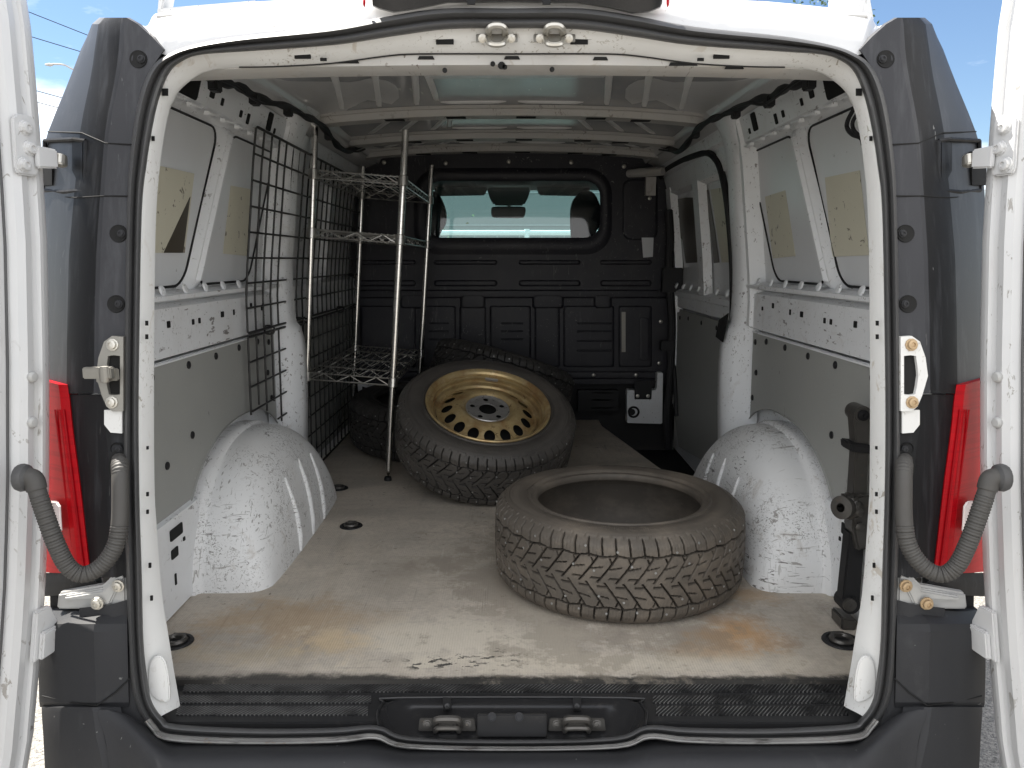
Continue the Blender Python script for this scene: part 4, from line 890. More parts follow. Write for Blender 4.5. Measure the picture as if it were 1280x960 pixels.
# main bumper bar below the opening
b = MB(); rows = []
for k in range(-60, 61):
    a = abs(k)*518/60; o = math.copysign(a, k) if k else 0
    vt = 929 if a > 180 else 929+8*min(1, (180-a)/45); vt = vt if a < 425 else 929-44*((a-425)/93)**1.25
    f = max(0, min(1, (a-425)/93)); f = f*f*(3-2*f)
    prof = [(vt-6, .012, vt-3, -.012), (vt, -.012, 887, -.046), (vt+4, -.026, 890, -.047), (vt+7, -.046, 895, -.049), (vt+12, -.066, 904, -.051), (vt+19, -.081, 914, -.053), (vt+30, -.092, 930, -.056), (vt+50, -.098, 960, -.060), (vt+130, -.09, 1010, -.060), (vt+200, -.02, 1080, -.03)]
    rows.append([L(o*(1-.035*f*max(0, min(1, (i-3)/5))), v0+(v1-v0)*f, d0+(d1-d0)*f) for i, (v0, d0, v1, d1) in enumerate(prof)])
b.loft(rows); b.build('rear_bumper', 'bumper', van, sharp=80)

# ---- door check / latch brackets beside the opening
for s in (-1, 1):
    wm = 'steel' if s < 0 else 'flange'
    b = MB()
    o_ = [Ls(s, o, v, -.022) for o, v in [(486, 421), (500, 420), (510, 427), (517, 447), (520, 470), (513, 494), (507, 508), (500, 514), (486, 514)]]
    h_ = [Ls(s, o, v, -.022) for o, v in [(490, 445), (498, 444), (505, 445), (507, 458), (508, 470), (506, 484), (504, 493), (497, 494), (490, 493)]]
    plate_with_hole(b, o_, h_, (0, .010, 0))
    br = b.build('latch_bracket', wm, van)
    b = MB(); b.prism([Ls(s, o, v, -.012) for o, v in [(486, 494), (506, 494), (506, 444), (486, 444)]], (0, -.002, 0)); b.build('latch_cavity', 'hole', br)
    for o, v in ((499, 431), (500, 503)):
        b = MB(); b.bolt(Ls(s, o, v, -.022), (0, -1, .14), .0085); b.build('latch_bolt', 'bolt' if s < 0 else 'rustbolt', br)
    b = MB(); b.prism([p for p in spline([Ls(s, o, v, -.011) for o, v in [(486, 512), (508, 512), (508, 530), (500, 540), (486, 541)]], 1)], (0, -.005, 0)); b.build('bare_body_patch', 'flange', br)
    if s < 0:
        b = MB(); b.box(Ls(s, 517, 466, -.045), (.05, .014, .020)); b.box(Ls(s, 508, 468, -.03), (.018, .035, .026)); b.lathe([(.009, -.014), (.009, .014)], Ls(s, 509, 468, -.048), (0, 0, 1), 12, cap=True); b.box(Ls(s, 503, 468, -.028), (.03, .012, .022)); b.build('check_arm', 'steel', br, bevel=.002)

# ---- corrugated hoses
for s in (-1, 1):
    path = spline([Ls(s, o, v, dy) for o, v, dy in [(490, 572, .02), (490, 580, -.025), (489.5, 600, -.045), (490, 650, -.052), (496, 683, -.058), (514, 708, -.066), (536, 718, -.075), (555, 708, -.085), (570, 680, -.095), (583, 645, -.10), (593, 615, -.10), (597, 601, -.10), (603, 597, -.10), (612, 597, -.10)]], 14)
    n_ = len(path); dl = [0]
    for i in range(1, n_): dl.append(dl[-1]+(path[i]-path[i-1]).length)
    fine = []; rr = []; tot = dl[-1]; K = 420; j = 0
    for k in range(K+1):
        d_ = tot*k/K
        while j < n_-2 and dl[j+1] < d_: j += 1
        f = (d_-dl[j])/max(1e-9, dl[j+1]-dl[j]); fine.append(path[j].lerp(path[j+1], f)); q = d_/tot
        if .10 < q < .24 or .345 < q < .90 or q < .0: amp = .0022 if not (.155 < q < .24) else 0
        else: amp = 0
        rr.append(.0142+(amp*math.copysign(abs(math.sin(d_*math.pi/.0052))**.6, 1)-.6*amp)+(.002 if q > .92 else 0))
    b = MB(); b.tube(fine, rr, 12); hs = b.build('door_hose', 'hose', van, sharp=70)
    b = MB(); b.lathe([(.022, -.006), (.024, 0), (.022, .008), (.016, .012)], fine[-1], (-s, 0, 0), 16); b.build('hose_grommet', 'rubber', hs)
    b = MB(); b.prism([Ls(s, 491+13*math.cos(a_), 583+22*math.sin(a_), -.0075) for a_ in [k_*math.pi/10 for k_ in range(20)]], (0, -.0012, 0)); b.build('hose_opening', 'hole', hs)

# ---- rear doors, swung open past square
for s in (-1, 1):
    ang = R_(16); dd = Vector((s*math.sin(ang), -math.cos(ang), 0)); nn = Vector((-s*math.cos(ang), -math.sin(ang), 0))
    EDGE = [Ls(s, o+(7 if s > 0 else 0), v) for v, o in [(-60, 612), (0, 608), (100, 599), (150, 595), (233, 589), (300, 585), (450, 582), (600, 582), (720, 586), (810, 592), (877, 598), (960, 605), (1010, 612)]]
    def HE(z):
        for p_, q_ in zip(EDGE, EDGE[1:]):
            if q_.z <= z <= p_.z: return p_.lerp(q_, (p_.z-z)/(p_.z-q_.z))
        return EDGE[0].copy() if z > EDGE[0].z else EDGE[-1].copy()
    sec = [(-.020, -.060), (-.022, -.030), (-.018, -.012), (-.010, -.006), (.000, -.004), (.003, .001), (.010, .002), (.013, -.004), (.022, -.006), (.026, -.001), (.040, .002), (.052, -.004), (.060, -.016), (.10, -.018), (.12, -.008), (.55, -.008), (.60, .0), (.66, .0), (.68, -.02), (.68, -.06), (.60, -.075), (.10, -.080)]
    b = MB(); rows = []
    zt, zb = EDGE[0].z, EDGE[-1].z
    for k in range(25):
        z = zb+(zt-zb)*k/24; narrow = .03 if k in (0, 24) else .006 if k in (1, 23) else 0
        rows.append([Vector((HE(z).x, HE(z).y, z))+dd*(q+narrow)+nn*h for q, h in sec])
    b.loft(rows, True, cap=True); dr = b.build('rear_door', 'white', van, sharp=28)
    def D(q, h, z): return Vector((HE(z).x, HE(z).y, z))+dd*q+nn*h
    for z in (.635, .555):
        b = MB(); b.lathe([(.010, 0), (.010, .005), (.007, .009), (0, .010)], D(.032, .0, z), nn, 14); b.build('door_stud', 'greypaint', dr)
    # window rubber edge far on the inside face
    b = MB(); b.tube([D(.066, -.014, z) for z in np.linspace(zb+.03, zt-.03, 16)], .0022, 6); b.build('door_edge_trim', 'rubber', dr)
    # upper hinge
    zU = 1.035
    b = MB(); b.prism([D(p[0], .0005, p[1]) for p in [(.055, zU+.05), (.045, zU+.058), (.012, zU+.058), (.008, zU+.045), (.008, zU-.04), (.016, zU-.048), (.050, zU-.048), (.056, zU-.04)]], nn*.008)
    hp = b.build('hinge_plate', 'white', dr, bevel=.003)
    b = MB(); b.prism([D(q, .010, zU+z) for q, z in [(.02, .006), (-.024, .004), (-.024, -.030), (.02, -.034)]], nn*.010); b.build('hinge_arm', 'white', dr, bevel=.003)
    b = MB(); b.lathe([(.012, -.010), (.012, .010)], D(-.034, .012, zU-.014), (0, .3, 1), 12, cap=True); b.box(D(-.036, .012, zU-.014), (.016, .02, .022)); b.build('hinge_knuckle', 'bolt', dr, bevel=.002)
    for q, z in ((.032, .035), (.026, 0.0), (.040, -.03)):
        b = MB(); b.bolt(D(q, .0085, zU+z), nn, .010); b.build('hinge_bolt', 'white', dr)
    zLw = .165
    b = MB(); b.prism([D(q, .0, zLw+z) for q, z in [(.020, .050), (-.010, .050), (-.030, .012), (-.036, -.038), (-.012, -.040), (.020, -.044)]], nn*.012); b.prism([D(q, .011, zLw+z) for q, z in [(.012, .01), (-.034, .008), (-.034, -.036), (.012, -.040)]], nn*.012)
    b.build('lower_hinge_plate', 'white', dr, bevel=.003)
    b = MB(); b.prism([D(q, .002, zLw+z) for q, z in [(-.034, -.012), (-.060, -.012), (-.060, -.030), (-.034, -.030)]], nn*.010); b.lathe([(.006, 0), (.006, .004), (0, .004)], D(-.050, .012, zLw-.021), nn, 10); b.build('lower_hinge_tab', 'white', dr, bevel=.002)

# ---- roof rack feet on the roof edge
for s in (-1, 1):
    b = MB(); q = [Ls(s, o, v, .30) for o, v in ([(398, 12), (452, 24), (446, -10), (440, -30), (400, -30)] if s > 0 else [(440, 17), (300, 3), (300, -30), (438, -30)])]
    if s > 0:
        b.prism(q, (0, .012, 0)); b.prism([p+Vector((0, .012, 0)) for p in [Ls(s, 398, 12, .30), Ls(s, 452, 24, .30), Ls(s, 452, 20, .30), Ls(s, 398, 8, .30)]], (0, .12, 0))
    else:
        b.prism([Ls(s, o, v, .30) for o, v in [(438, 16), (444, 16), (440, -30), (430, -30)]], (0, .05, 0)); b.prism([Ls(s, o, v, .30) for o, v in [(444, 17), (320, 5), (320, 0), (444, 10)]], (0, .03, 0))
    b.build('roof_rack_foot', 'white', van, bevel=.003)

# ================================================================== LOOSE THINGS IN THE LOAD BAY
# ---- tyre with studded directional winter tread (axis = local z)
TR, TW = .33, .108
def tyre_mesh():
    NT = 1344; tread_n = 112
    wv = np.linspace(-1, 1, tread_n)
    crown = lambda w_: TR-.006*np.abs(w_)**2-.0145*np.clip((np.abs(w_)-.78)/.22, 0, 1)**2
    th = np.linspace(0, 2*np.pi, NT, endpoint=False)
    Nb = 64; S, Wg = np.meshgrid(th*Nb/(2*np.pi), wv, indexing='ij')
    a = np.abs(Wg); s_ = S+.5*(Wg > 0)
    fr_ = lambda x: x-np.floor(x)
    gr = lambda x, wd, soft=.04: np.clip((wd-np.abs(fr_(x+.5)-.5))/soft, 0, 1)     # groove centred at integer x
    tri = lambda x: np.abs(fr_(x)-.5)*2
    depth = np.zeros_like(S)
    sh = gr(s_+.35*(a-.6), .070)*(a > .60)                                         # shoulder slots
    lon = np.clip((.026-np.abs(a-.62-.05*(tri(s_*.5)-.5)))/.014, 0, 1)            # zigzag long groove
    ph = (s_+1.9*(.62-a)+.5*(.62-a)**2)*.75
    v1 = gr(ph, .060, .03)*(a < .63)                                                # V grooves
    f1 = fr_(ph)
    v2 = np.clip((.021-np.abs(a-.34-.10*(f1-.3)))/.012, 0, 1)*(f1 < .62)            # steps joining the V grooves
    v3 = gr((s_-1.3*(.62-a))*.75+.42, .050, .025)*(a < .57)*(a > .44)               # short notches
    cen = np.clip((.024-np.abs(a-.10))/.012, 0, 1)*(f1 > .45)
    sip = .22*gr(s_*4+1.2*a, .11, .06)*(a > .64)+.18*gr((s_+.9*a)*3.5, .10, .06)*(a < .56)
    g_ = np.maximum.reduce([sh, lon, v1, v2*.85, v3*.8, cen*.8])
    depth = np.maximum(.0095*g_, .0016*sip*4*.6)
    depth *= np.clip((1.0-a)/.05, 0, 1)*.9+.1
    rt = crown(Wg)-depth; zt = Wg*TW*.93
    # sidewalls, beads and inner liner: (r, z) from the tread edge round to the other edge
    side = [(.3085, .1025), (.3065, .1048), (.3035, .1068), (.3020, .1064), (.3000, .1082), (.2955, .1104), (.2915, .1116), (.2900, .1104), (.286, .1122), (.276, .1135), (.262, .1130), (.250, .1105), (.246, .1080), (.2425, .1085), (.2405, .1120), (.2370, .1125), (.2345, .1100), (.2300, .1050), (.2250, .1055), (.2185, .1040), (.2155, .1000), (.2145, .0930), (.2160, .0865), (.2230, .0845), (.2260, .0860), (.2300, .0850), (.2420, .0895), (.262, .0955), (.285, .0950), (.302, .0860), (.311, .0700), (.3145, .045), (.3155, .0445), (.316, .0), (.3155, -.0445)]
    full = side[:-1]; mir = [(r, -z) for r, z in side[:-2]][::-1]
    prof = full+[(.3155, -.0445)]+[(r, -z) for r, z in side[:29]][::-1]
    pr = np.array(prof)
    nS = len(prof)
    lug = np.zeros((NT, nS))
    k0 = [0, 1, 2]; lugs = gr(np.linspace(0, Nb, NT, endpoint=False), .10, .05)
    for kk, amt in ((0, .004), (1, .0035), (2, .002)): lug[:, kk] = -amt*lugs; 
    lugs2 = gr(np.linspace(0, Nb, NT, endpoint=False)+.5*0, .10, .05)
    for kk, amt in ((nS-1, .004), (nS-2, .0035), (nS-3, .002)): lug[:, kk] = -amt*lugs2
    rs = np.repeat(pr[None, :, 0], NT, 0)+lug; zs = np.repeat(pr[None, :, 1], NT, 0)
    ser = np.where(np.arange(NT) % 4 < 2, .0007, -.0004)[:, None]                    # fine moulded serrations on the sidewall
    for kk in (8, 9): zs[:, kk:kk+1] += ser; zs[:, nS-1-kk:nS-kk] -= ser
    r = np.concatenate([rt, rs], 1); z = np.concatenate([zt, zs], 1)
    nP = r.shape[1]
    x = r*np.cos(th)[:, None]; y = r*np.sin(th)[:, None]
    co = np.stack([x, y, z], -1).reshape(-1, 3)
    i = np.arange(NT)[:, None]; j = np.arange(nP)[None, :]
    A = i*nP+j; B = i*nP+(j+1) % nP; C = ((i+1) % NT)*nP+(j+1) % nP; Dd = ((i+1) % NT)*nP+j
    F = np.stack([A, Dd, C, B], -1).reshape(-1, 4)
    me = bpy.data.meshes.new('tyre'); me.vertices.add(len(co)); me.vertices.foreach_set('co', co.ravel())
    me.loops.add(F.size); me.loops.foreach_set('vertex_index', F.ravel()); me.polygons.add(len(F))
    me.polygons.foreach_set('loop_start', np.arange(0, F.size, 4)); me.polygons.foreach_set('loop_total', np.full(len(F), 4))
    me.polygons.foreach_set('use_smooth', np.ones(len(F), bool)); me.update(calc_edges=True); me.validate()
    me.set_sharp_from_angle(angle=R_(40))
    dp = np.concatenate([g_, np.zeros((NT, nS))], 1).reshape(-1)
    at = me.attributes.new('groove', 'FLOAT', 'POINT'); at.data.foreach_set('value', dp.astype(np.float32))
    return me
TYRE = tyre_mesh(); TYRE.materials.append(None)
sb = MB(); rs_ = np.random.default_rng(3)
for k in range(120):
    w_ = [-.78, .72, -.46, .40, -.70, .80, .30, -.36][k % 8]+rs_.uniform(-.04, .04); a = 2*math.pi*(k+rs_.uniform(.2, .8))/120
    d_ = Vector((math.cos(a), math.sin(a), 0)); c_ = d_*(TR-.0062*w_*w_-.0035)+Vector((0, 0, w_*TW*.93))
    if rs_.uniform() < .2: continue
    sb.lathe([(.0030, 0), (.0029, .0042), (.0014, .0042), (.0013, .0052), (0, .0054)], c_, d_, 7)
STUD = sb.build('studs', 'stud', None); STUDM = STUD.data; bpy.data.objects.remove(STUD)
def put_tyre(root, m):
    o = bpy.data.objects.new('tread_casing', TYRE); COL.objects.link(o); o.parent = root
    o.material_slots[0].link = 'OBJECT'; o.material_slots[0].material = M[m]
    st_ = bpy.data.objects.new('studs', STUDM); COL.objects.link(st_); st_.parent = o; st_['kind'] = 'stuff'
    return o
def rot_to(n_, spin=0): return Vector((0, 0, 1)).rotation_difference(Vector(n_).normalized()) @ Quaternion((0, 0, 1), spin)

GRP = 'studded winter tyres in the load bay'
t1 = thing('loose_tyre', 'dusty brown bare tyre with no wheel lying flat nearest the rear sill', 'tyre', (.284, .688, .1125), GRP, rot_to((0, 0, 1), .3)); put_tyre(t1, 'tyredust')
t2 = thing('loose_tyre', 'dark tyre tilted behind the gold steel wheel, only its upper arc showing', 'tyre', (-.05, 2.19, .295), GRP, rot_to((.28, .20, .94), 1.1)); put_tyre(t2, 'tyre')
t3 = thing('loose_tyre', 'dark tyre lying on the floor under the wire shelf, left of the gold wheel', 'tyre', (-.40, 2.12, .128), GRP, rot_to((.05, -.06, 1), 2.2)); put_tyre(t3, 'tyre')
gw = thing('wheel', 'gold painted steel wheel with round holes, in a studded tyre leaning on another tyre', 'wheel', (-.10, 1.50, .225), GRP, rot_to((.13, -.40, .90), .5)); put_tyre(gw, 'tyreworn')
# rim
b = MB()
b.lathe([(.214, -.10), (.2205, -.104), (.226, -.100), (.226, -.094), (.214, -.090), (.208, -.060), (.190, -.04), (.190, .03), (.200, .055), (.204, .075), (.208, .0895), (.2185, .0945), (.2250, .1025), (.2285, .1065), (.2295, .1115), (.2270, .1150), (.2225, .1145), (.2145, .1085), (.2100, .1010), (.2125, .0975), (.2125, .0940), (.2050, .0930), (.2025, .0910), (.2020, .0850), (.2035, .0810), (.2050, .0780), (.2045, .0750), (.1985, .0745), (.1962, .0725), (.1965, .0680), (.1950, .0600), (.188, .0560), (.184, .020), (.184, -.05), (.205, -.085), (.213, -.098)], n=96)
rim = b.build('rim', 'gold', gw, sharp=22)
# disc with sixteen ventilation holes
def zdisc(r):
    pts = [(.055, .050), (.074, .052), (.080, .056), (.092, .066), (.103, .069), (.118, .064), (.140, .052), (.158, .040), (.172, .030), (.182, .030), (.186, .036)]
    for (a, za), (c, zc) in zip(pts, pts[1:]):
        if r <= c: f = (r-a)/(c-a); f = f*f*(3-2*f) if c < .1 else f; return za+(zc-za)*f+.030-.004*(r > .17)
    return pts[-1][1]+.026
def holed_ring(mb, r0, r1, n_, rc, hr, zf, hr_t=None, back=.006, sub=24, mi=0):
    """annulus cut by n_ round holes of radius hr at radius rc, with a lip behind each hole"""
    half = math.pi/n_
    for k in range(n_):
        t0 = 2*math.pi*k/n_; loops = []
        for f in (-.001, 0, .15, .4, .7, 1.0):
            lp = []
            for q in range(sub):
                a = 2*math.pi*q/sub+.001; hx, hy = hr*math.cos(a), (hr_t or hr)*math.sin(a)
                # exit of the sector box in (radius, arc) space
                dx, dy = math.cos(a), math.sin(a); tx = ((r1-rc) if dx > 0 else (rc-r0))/max(abs(dx), 1e-6); ty = half*rc/max(abs(dy), 1e-6); tt = min(tx, ty)
                bx, by = dx*tt, dy*tt
                # keep box corners exact
                if f < 0: r_, th_, dz = rc+hx, hy/rc, -back
                else: r_, th_, dz = rc+hx+(bx-hx)*f, (hy+(by-hy)*f)/rc, 0
                lp.append(Vector((r_*math.cos(t0+th_), r_*math.sin(t0+th_), zf(r_)+dz)))
            loops.append(lp)
        mb.loft(loops, True, False, mi)
b = MB(); holed_ring(b, .119, .177, 16, .148, .0195, zdisc, .0200, back=.003, sub=40)
b.lathe([(r, zdisc(r)) for r in (.080, .084, .088, .092, .098, .103, .108, .113, .1195)], n=80); b.lathe([(r, zdisc(r)) for r in (.1765, .179, .182, .187)], n=80)
disc = b.build('wheel_disc', 'gold', rim, sharp=40)
b = MB(); holed_ring(b, .034, .079, 5, .057, .0100, lambda r: .0875+.004*max(0, (r-.069)/.010), back=.003, sub=40)
b.lathe([(.0345, .0875), (.0325, .0865), (.0320, .083)], n=48); b.lathe([(.0785, .0914), (.0815, .0865), (.084, .0845)], n=64)
b.build('hub_plate', 'hub', rim, sharp=40)
b = MB(); b.lathe([(.186, .028), (.15, .040), (.10, .052), (.05, .050), (0, .048)], n=40); b.build('dark_backing', 'hole', rim)  # dark disc added behind the holes, standing in for shade inside the wheel
b = MB(); b.box((.199*math.cos(1.05), .199*math.sin(1.05), .086), (.008, .05, .012), Matrix.Rotation(1.05, 3, 'Z')); b.build('balance_weight', 'hub', rim, bevel=.002)

# ---- leaning wire shelving unit
tilt = math.atan(.075)
foot = Vector((-.478, 1.572, 0.004))
sh = thing('wire_shelving', 'three-tier chromed wire shelving unit leaning against the left wall of the load bay', 'shelving', foot, None, Quaternion((0, 1, 0), tilt))
SW, SD, SH = .325, .91, 1.285
for x, y, hgt in ((0, 0, 1.30), (-SW, 0, 1.315), (0, SD, 1.285), (-SW, SD, 1.255)):
    b = MB(); b.lathe([(.0, .012)]+[(.0125 if q in (0, 3) else .0117, .014+(k+.9+q*.02)*.0254) for k in range(int(hgt/.0254)-2) for q in range(4)]+[(.0125, hgt), (0, hgt+.002)], (x, y, 0), n=14)
    pole = b.build('pole', 'chrome', sh)
    b = MB(); b.lathe([(.0145, 0), (.0145, .008), (.0125, .014)], (x, y, -.002), n=12); b.build('pole_foot', 'black', pole)
def wshelf(z):
    b = MB()
    c = [(0, 0), (-SW, 0), (-SW, SD), (0, SD)]
    for (xa, ya), (xb, yb) in zip(c, c[1:]+c[:1]):
        A_, B_ = Vector((xa, ya, z)), Vector((xb, yb, z)); d_ = (B_-A_); n_ = max(6, int(d_.length/.05))
        e = d_.normalized()*.014
        b.tube([A_+e, B_-e], .0028, 6); b.tube([A_+e+Vector((0, 0, -.026)), B_-e+Vector((0, 0, -.026))], .0030, 6)
        zz = [A_+e+(d_-2*e)*(k/n_)+Vector((0, 0, 0 if k % 2 else -.026)) for k in range(n_+1)]
        b.tube(zz, .0019, 5)
    for k in range(1, 14): x = -SW*k/14; b.tube([(x, .0, z+.003), (x, SD, z+.003)], .0016, 5)
    for y in (.19, .45, .72): b.tube([(0, y, z-.002), (-SW, y, z-.002)], .0030, 6)
    for y in (.19, .45, .72): b.tube([(0, y, z-.026)]+[(-SW*k/8, y, z-.002 if k % 2 else -.026+z) for k in range(1, 9)], .0016, 5)
    so_ = b.build('wire_shelf', 'wire', sh)
    for x, y in c:
        b = MB(); b.lathe([(.0125, .006), (.0165, .004), (.0185, -.030), (.0125, -.032)], (x, y, z), n=14); b.build('shelf_collar', 'wire', so_)
for z in (.395, .925, 1.135): wshelf(z)

# ---- black gridwall panels against the left wall
def gridpanel(z0, z1, label, cut):
    root = thing('grid_panel', label, 'wire panel', (-.77, 1.8, z0), 'black wire grid panels on the left wall')
    b = MB(); y0, y1 = 1.0, 2.60; ny = 21
    def X(z): return -(xw(z)-.022)
    for k in range(ny+1):
        y = y0+(y1-y0)*k/ny; zb = z0
        if cut and y < 1.44: zb = .375+.02*math.sin(k*2.1)-(.10 if y > 1.25 else 0)-(.1 if y > 1.34 else 0)
        zs = [zb+(z1-zb)*q/6 for q in range(7)]
        b.tube([(X(z), y, z) for z in zs], .0033, 6)
    nz = 8
    for q in range(nz+1):
        z = z0+(z1-z0)*q/nz
        ya = y0
        if cut: ya = y0 if z > .37 else 1.25 if z > .27 else 1.34 if z > .18 else 1.40
        b.tube([(X(z)+.006, ya-.006, z), (X(z)+.006, y1+.006, z)], .0033 if 0 < q < nz else .0042, 6)
    ob = b.build('wire_mesh', 'blackwire', root)
    return root
gp1 = gridpanel(.625, 1.215, 'black wire grid panel, upper of the two, on the left wall behind the shelving', False)
gp2 = gridpanel(.012, .612, 'black wire grid panel, lower of the two, standing on the floor behind the shelving', True)
for y, z in ((1.17, .619), (1.52, .619), (2.2, .619), (1.8, 1.215), (1.50, 1.13)):
    b = MB(); b.tube(spline([(-.79, y, z+.012), (-.765, y+.004, z+.008), (-.768, y, z-.012), (-.79, y-.004, z-.01)], 4, True), .0035, 6, True); b.build('cable_tie', 'blackwire', gp1)

# ---- scissor jack clamped upright to the right quarter
jk = thing('scissor_jack', 'grimy dark metal scissor jack strapped upright beside the right wheel arch', 'jack', P(1058, 790, y=.36)+Vector((0, 0, .0)))
def J(u, v, dy=0): return P(u, v, y=.36+dy)
b = MB(); b.prism([J(u, v) for u, v in [(1067, 519), (1088, 517), (1086, 560), (1084, 620), (1066, 622), (1070, 560)]], (0, .035, 0)); b.lathe([(.019, -.006), (.019, .05)], J(1078, 518), (0, 1, 0), 20, cap=True); b.build('upper_arm', 'jack', jk, bevel=.003)
b = MB(); b.lathe([(.013, -.002), (.012, .004), (.004, .006), (0, .004)], J(1079, 519, -.006), (0, -1, 0), 16); b.build('arm_pivot', 'trim', jk)
b = MB(); b.prism([J(u, v, -.012) for u, v in [(1063, 554), (1090, 557), (1090, 568), (1064, 565)]], (0, .055, 0)); b.build('clamp_strap', 'black', jk, bevel=.003)
b = MB(); c_ = J(1056, 634, -.01); b.lathe([(.010, -.03), (.027, -.03), (.029, -.024), (.027, -.012), (.022, -.008), (.022, .0), (.026, .004), (.026, .014), (.010, .016)], c_, (-.75, -.5, .1), 24)
for k in range(14):
    a = 2*math.pi*k/14; b.box(c_+Vector((.012, .008, 0))+Vector((.5*math.cos(a), -.75*math.cos(a), math.sin(a)))*.026, (.008, .008, .008))
b.build('screw_wheel', 'jack', jk, sharp=30)
b = MB(); b.prism([J(u, v, -.016) for u, v in [(1068, 622), (1080, 618), (1090, 620), (1090, 690), (1082, 686), (1072, 690), (1066, 660)]], (0, .05, 0)); b.build('trunnion', 'jack', jk, bevel=.005)
for v in (640, 658):
    b = MB(); b.lathe([(.010, 0), (.010, .006), (.005, .009), (0, .009)], J(1074, v, -.018), (0, -1, 0), 8); b.build('trunnion_bolt', 'jack', jk)
b = MB(); b.prism([J(u, v) for u, v in [(1062, 665), (1082, 668), (1074, 765), (1052, 762)]], (0, .035, 0)); b.lathe([(.021, -.008), (.021, .045)], J(1063, 756), (0, 1, 0), 20, cap=True); b.build('lower_arm', 'black', jk, bevel=.003)
b = MB(); b.lathe([(.016, -.002), (.015, .004), (.004, .006), (0, .004)], J(1062, 756, -.008), (0, -1, 0), 16); b.build('arm_pivot', 'jack', jk)
b = MB(); b.prism([J(u, v, .0) for u, v in [(1052, 772), (1072, 776), (1070, 790), (1052, 788)]], (0, .06, 0)); b.build('jack_foot', 'jack', jk, bevel=.004)

# ================================================================== BEYOND THE VAN
def leafy_tree(name, label, x, y, h, r, n_=2600, seed=1, leaf=.16):
    rg = np.random.default_rng(seed)
    root = thing(name, label, 'tree', (x, y, -.6), None)
    b = MB(); b.tube([(x, y, -.6), (x+.1, y, h*.25), (x, y+.1, h*.55), (x+.15, y, h*.9)], [.22, .17, .12, .03], 8)
    cl = []
    for k in range(26):
        a = rg.uniform(0, 6.28); q = rg.uniform(.15, 1)**.6; zz = h*(.35+.6*rg.uniform(0, 1)); rr = r*q*(1-.55*abs(zz/h-.6)); cl.append(Vector((x+rr*math.cos(a), y+rr*math.sin(a), zz)))
        b.tube([(x, y, min(zz*.75, h*.8)), (Vector((x, y, zz*.85))+cl[-1])/2, cl[-1]], [.06, .035, .012], 5)
    b.build('trunk', 'bark', root)
    b = MB()
    for k in range(n_):
        c_ = cl[rg.integers(len(cl))]; p = c_+Vector(rg.normal(0, 1, 3))*r*.17
        q = Quaternion(Vector(rg.normal(0, 1, 3)).normalized(), rg.uniform(0, 6.28)); l_ = leaf*rg.uniform(.6, 1.3)
        b.add([p+q @ Vector(v_) for v_ in ((-l_/2, 0, 0), (0, -l_*.28, l_*.08), (l_/2, 0, 0), (0, l_*.28, l_*.08))], [(0, 1, 2, 3)], 0, False)
    b.build('crown', 'leaf', root, weld=False)
    return root
leafy_tree('deciduous_tree', 'leafy green tree showing over the roof of the van, right of centre', 8.3, 24, 8.5, 2.5, 9000, 4, .13)
# pale building, railing and shrubs seen through the cab
bd = thing('pale_building', 'pale rendered building seen through the bulkhead window', 'building', (1.0, 16, -.6))
b = MB(); b.box((1.5, 18, 2.0), (13, 4, 5.2)); b.build('wall', 'wallpale', bd)
b = MB(); b.box((1.5, 18, 4.7), (13.3, 4.3, .25)); b.build('roof_edge', 'galv', bd)
b = MB()
for z in (.2, .9, 1.6, 2.3, 3.0, 3.7): b.box((1.5, 15.99, z), (13, .02, .02))
b.build('wall_joint', 'galv', bd)
rl = thing('metal_railing', 'white metal railing in front of the pale building', 'railing', (0, 9.2, -.6))
b = MB(); b.tube([(-3.2, 9.2, 1.20), (2.6, 9.2, 1.20)], .035, 8); b.tube([(-3.2, 9.2, .4), (2.6, 9.2, .4)], .025, 8); b.build('rail_bar', 'rail', rl)
for x in (-3.0, -1.3, .2, 1.6):
    b = MB(); b.tube([(x, 9.2, -.6), (x, 9.2, 1.25)], .035, 8); b.build('rail_post', 'rail', rl)
b = MB()
for x in np.arange(-3.2, 2.6, .3): b.tube([(x, 9.2, -.5), (x, 9.2, 1.18)], .006, 4)
b.build('rail_infill', 'galv', rl)
for k, (x, hh) in enumerate(((-2.0, 1.30), )):
    leafy_tree('garden_shrub', 'low grey-green shrub beyond the railing, left in the bulkhead window', x, 11.5, hh, 1.3, 1800, 11+k, .06)
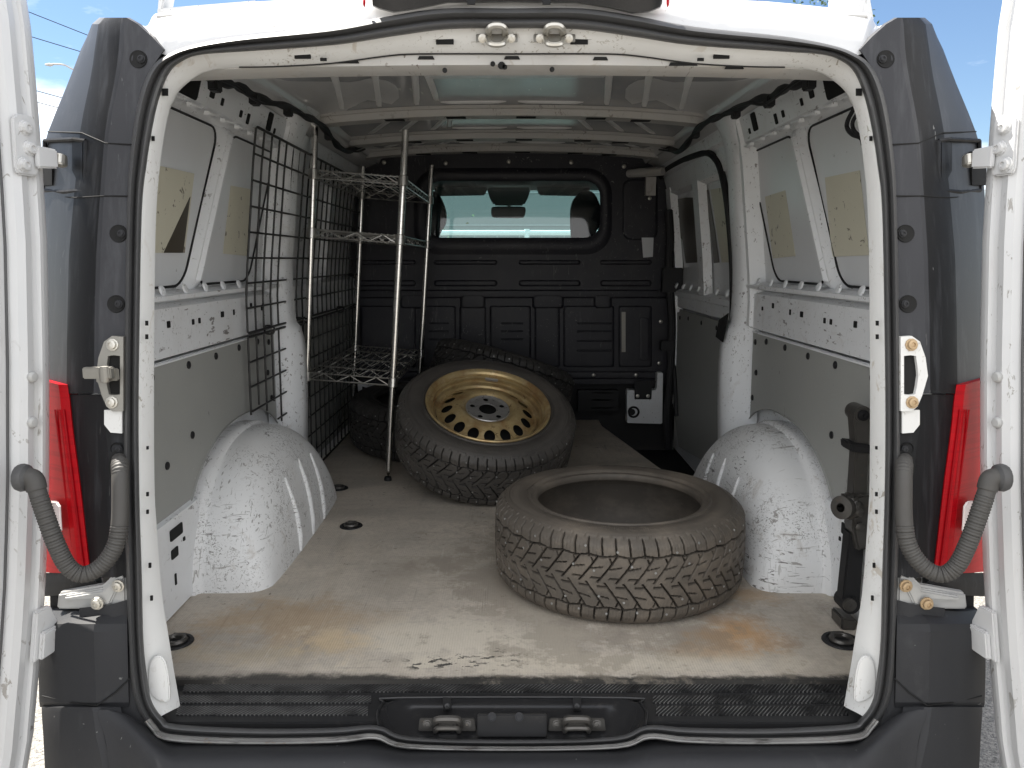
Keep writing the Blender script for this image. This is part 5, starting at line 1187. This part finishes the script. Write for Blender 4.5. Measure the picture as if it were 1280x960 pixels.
# street lamp, overhead lines with their pole
def far(u, v, y): return P(u, v, y=y)
lp = thing('street_lamp', 'curved-arm street lamp far off left of the van', 'street lamp', Vector((far(126, 120, 38).x, 38, -.6)))
pB = far(126, 96, 38); b = MB(); b.tube([(pB.x, 38, -.6), (pB.x, 38, pB.z-.5)], [.14, .08], 8); b.build('lamp_post', 'galv', lp)
b = MB(); b.tube(spline([(pB.x, 38, pB.z-.6), far(110, 92, 38), far(92, 87, 38), far(80, 81, 38), far(66, 80, 38)], 4), .05, 6); b.build('lamp_arm', 'galv', lp)
b = MB(); b.tube([far(67, 80.5, 38), far(62, 81, 38), far(57, 81, 38)], [.06, .16, .08], 8, flat=.5); b.build('lamp_head', 'galv', lp)
desc = ['topmost thin overhead cable in the blue sky left of the van', 'second overhead cable from the top, left of the van', 'upper of the two lower cables by the left door edge', 'lower of the two lower cables by the left door edge']
for k, (a, c, z_) in enumerate([((36, 15), (112, 45), 0), ((36, 45), (102, 65), 0), ((40, 112), (80, 123), 0), ((40, 126), (70, 134), 0)]):
    A_ = far(*a, 40); B_ = far(*c, 42); d_ = B_-A_; b = MB()
    b.tube([A_-d_*5+Vector((0, 0, .5)), A_-d_*1.5, A_, B_, B_+d_*1.2, B_+d_*4.5+Vector((0, 0, .3))], .022, 5)
    tag(b.build('overhead_cable', 'line', None, base=A_-d_*5), desc[k], 'cable', 'overhead cables left of the van')
# chain link fence glimpsed right of the van
fn = thing('mesh_fence', 'grey steel mesh fence glimpsed between the van and the right door', 'fence', (7.5, 9.5, -.6))
for k in range(5):
    b = MB(); x = 5.2+k*1.1; b.tube([(x, 9.5, -.6), (x, 9.5, 2.0)], .03, 6); b.build('fence_post', 'galv', fn)
b = MB()
for z in (-.4, .7, 1.95): b.tube([(5.2, 9.5, z), (9.6, 9.5, z)], .02, 5)
for x in np.arange(5.2, 9.6, .10): b.tube([(x, 9.5, -.5), (x, 9.5, 1.95)], .005, 4)
for z in np.arange(-.5, 1.95, .12): b.tube([(5.2, 9.5, z), (9.6, 9.5, z)], .005, 4)
b.build('fence_mesh', 'galv', fn)
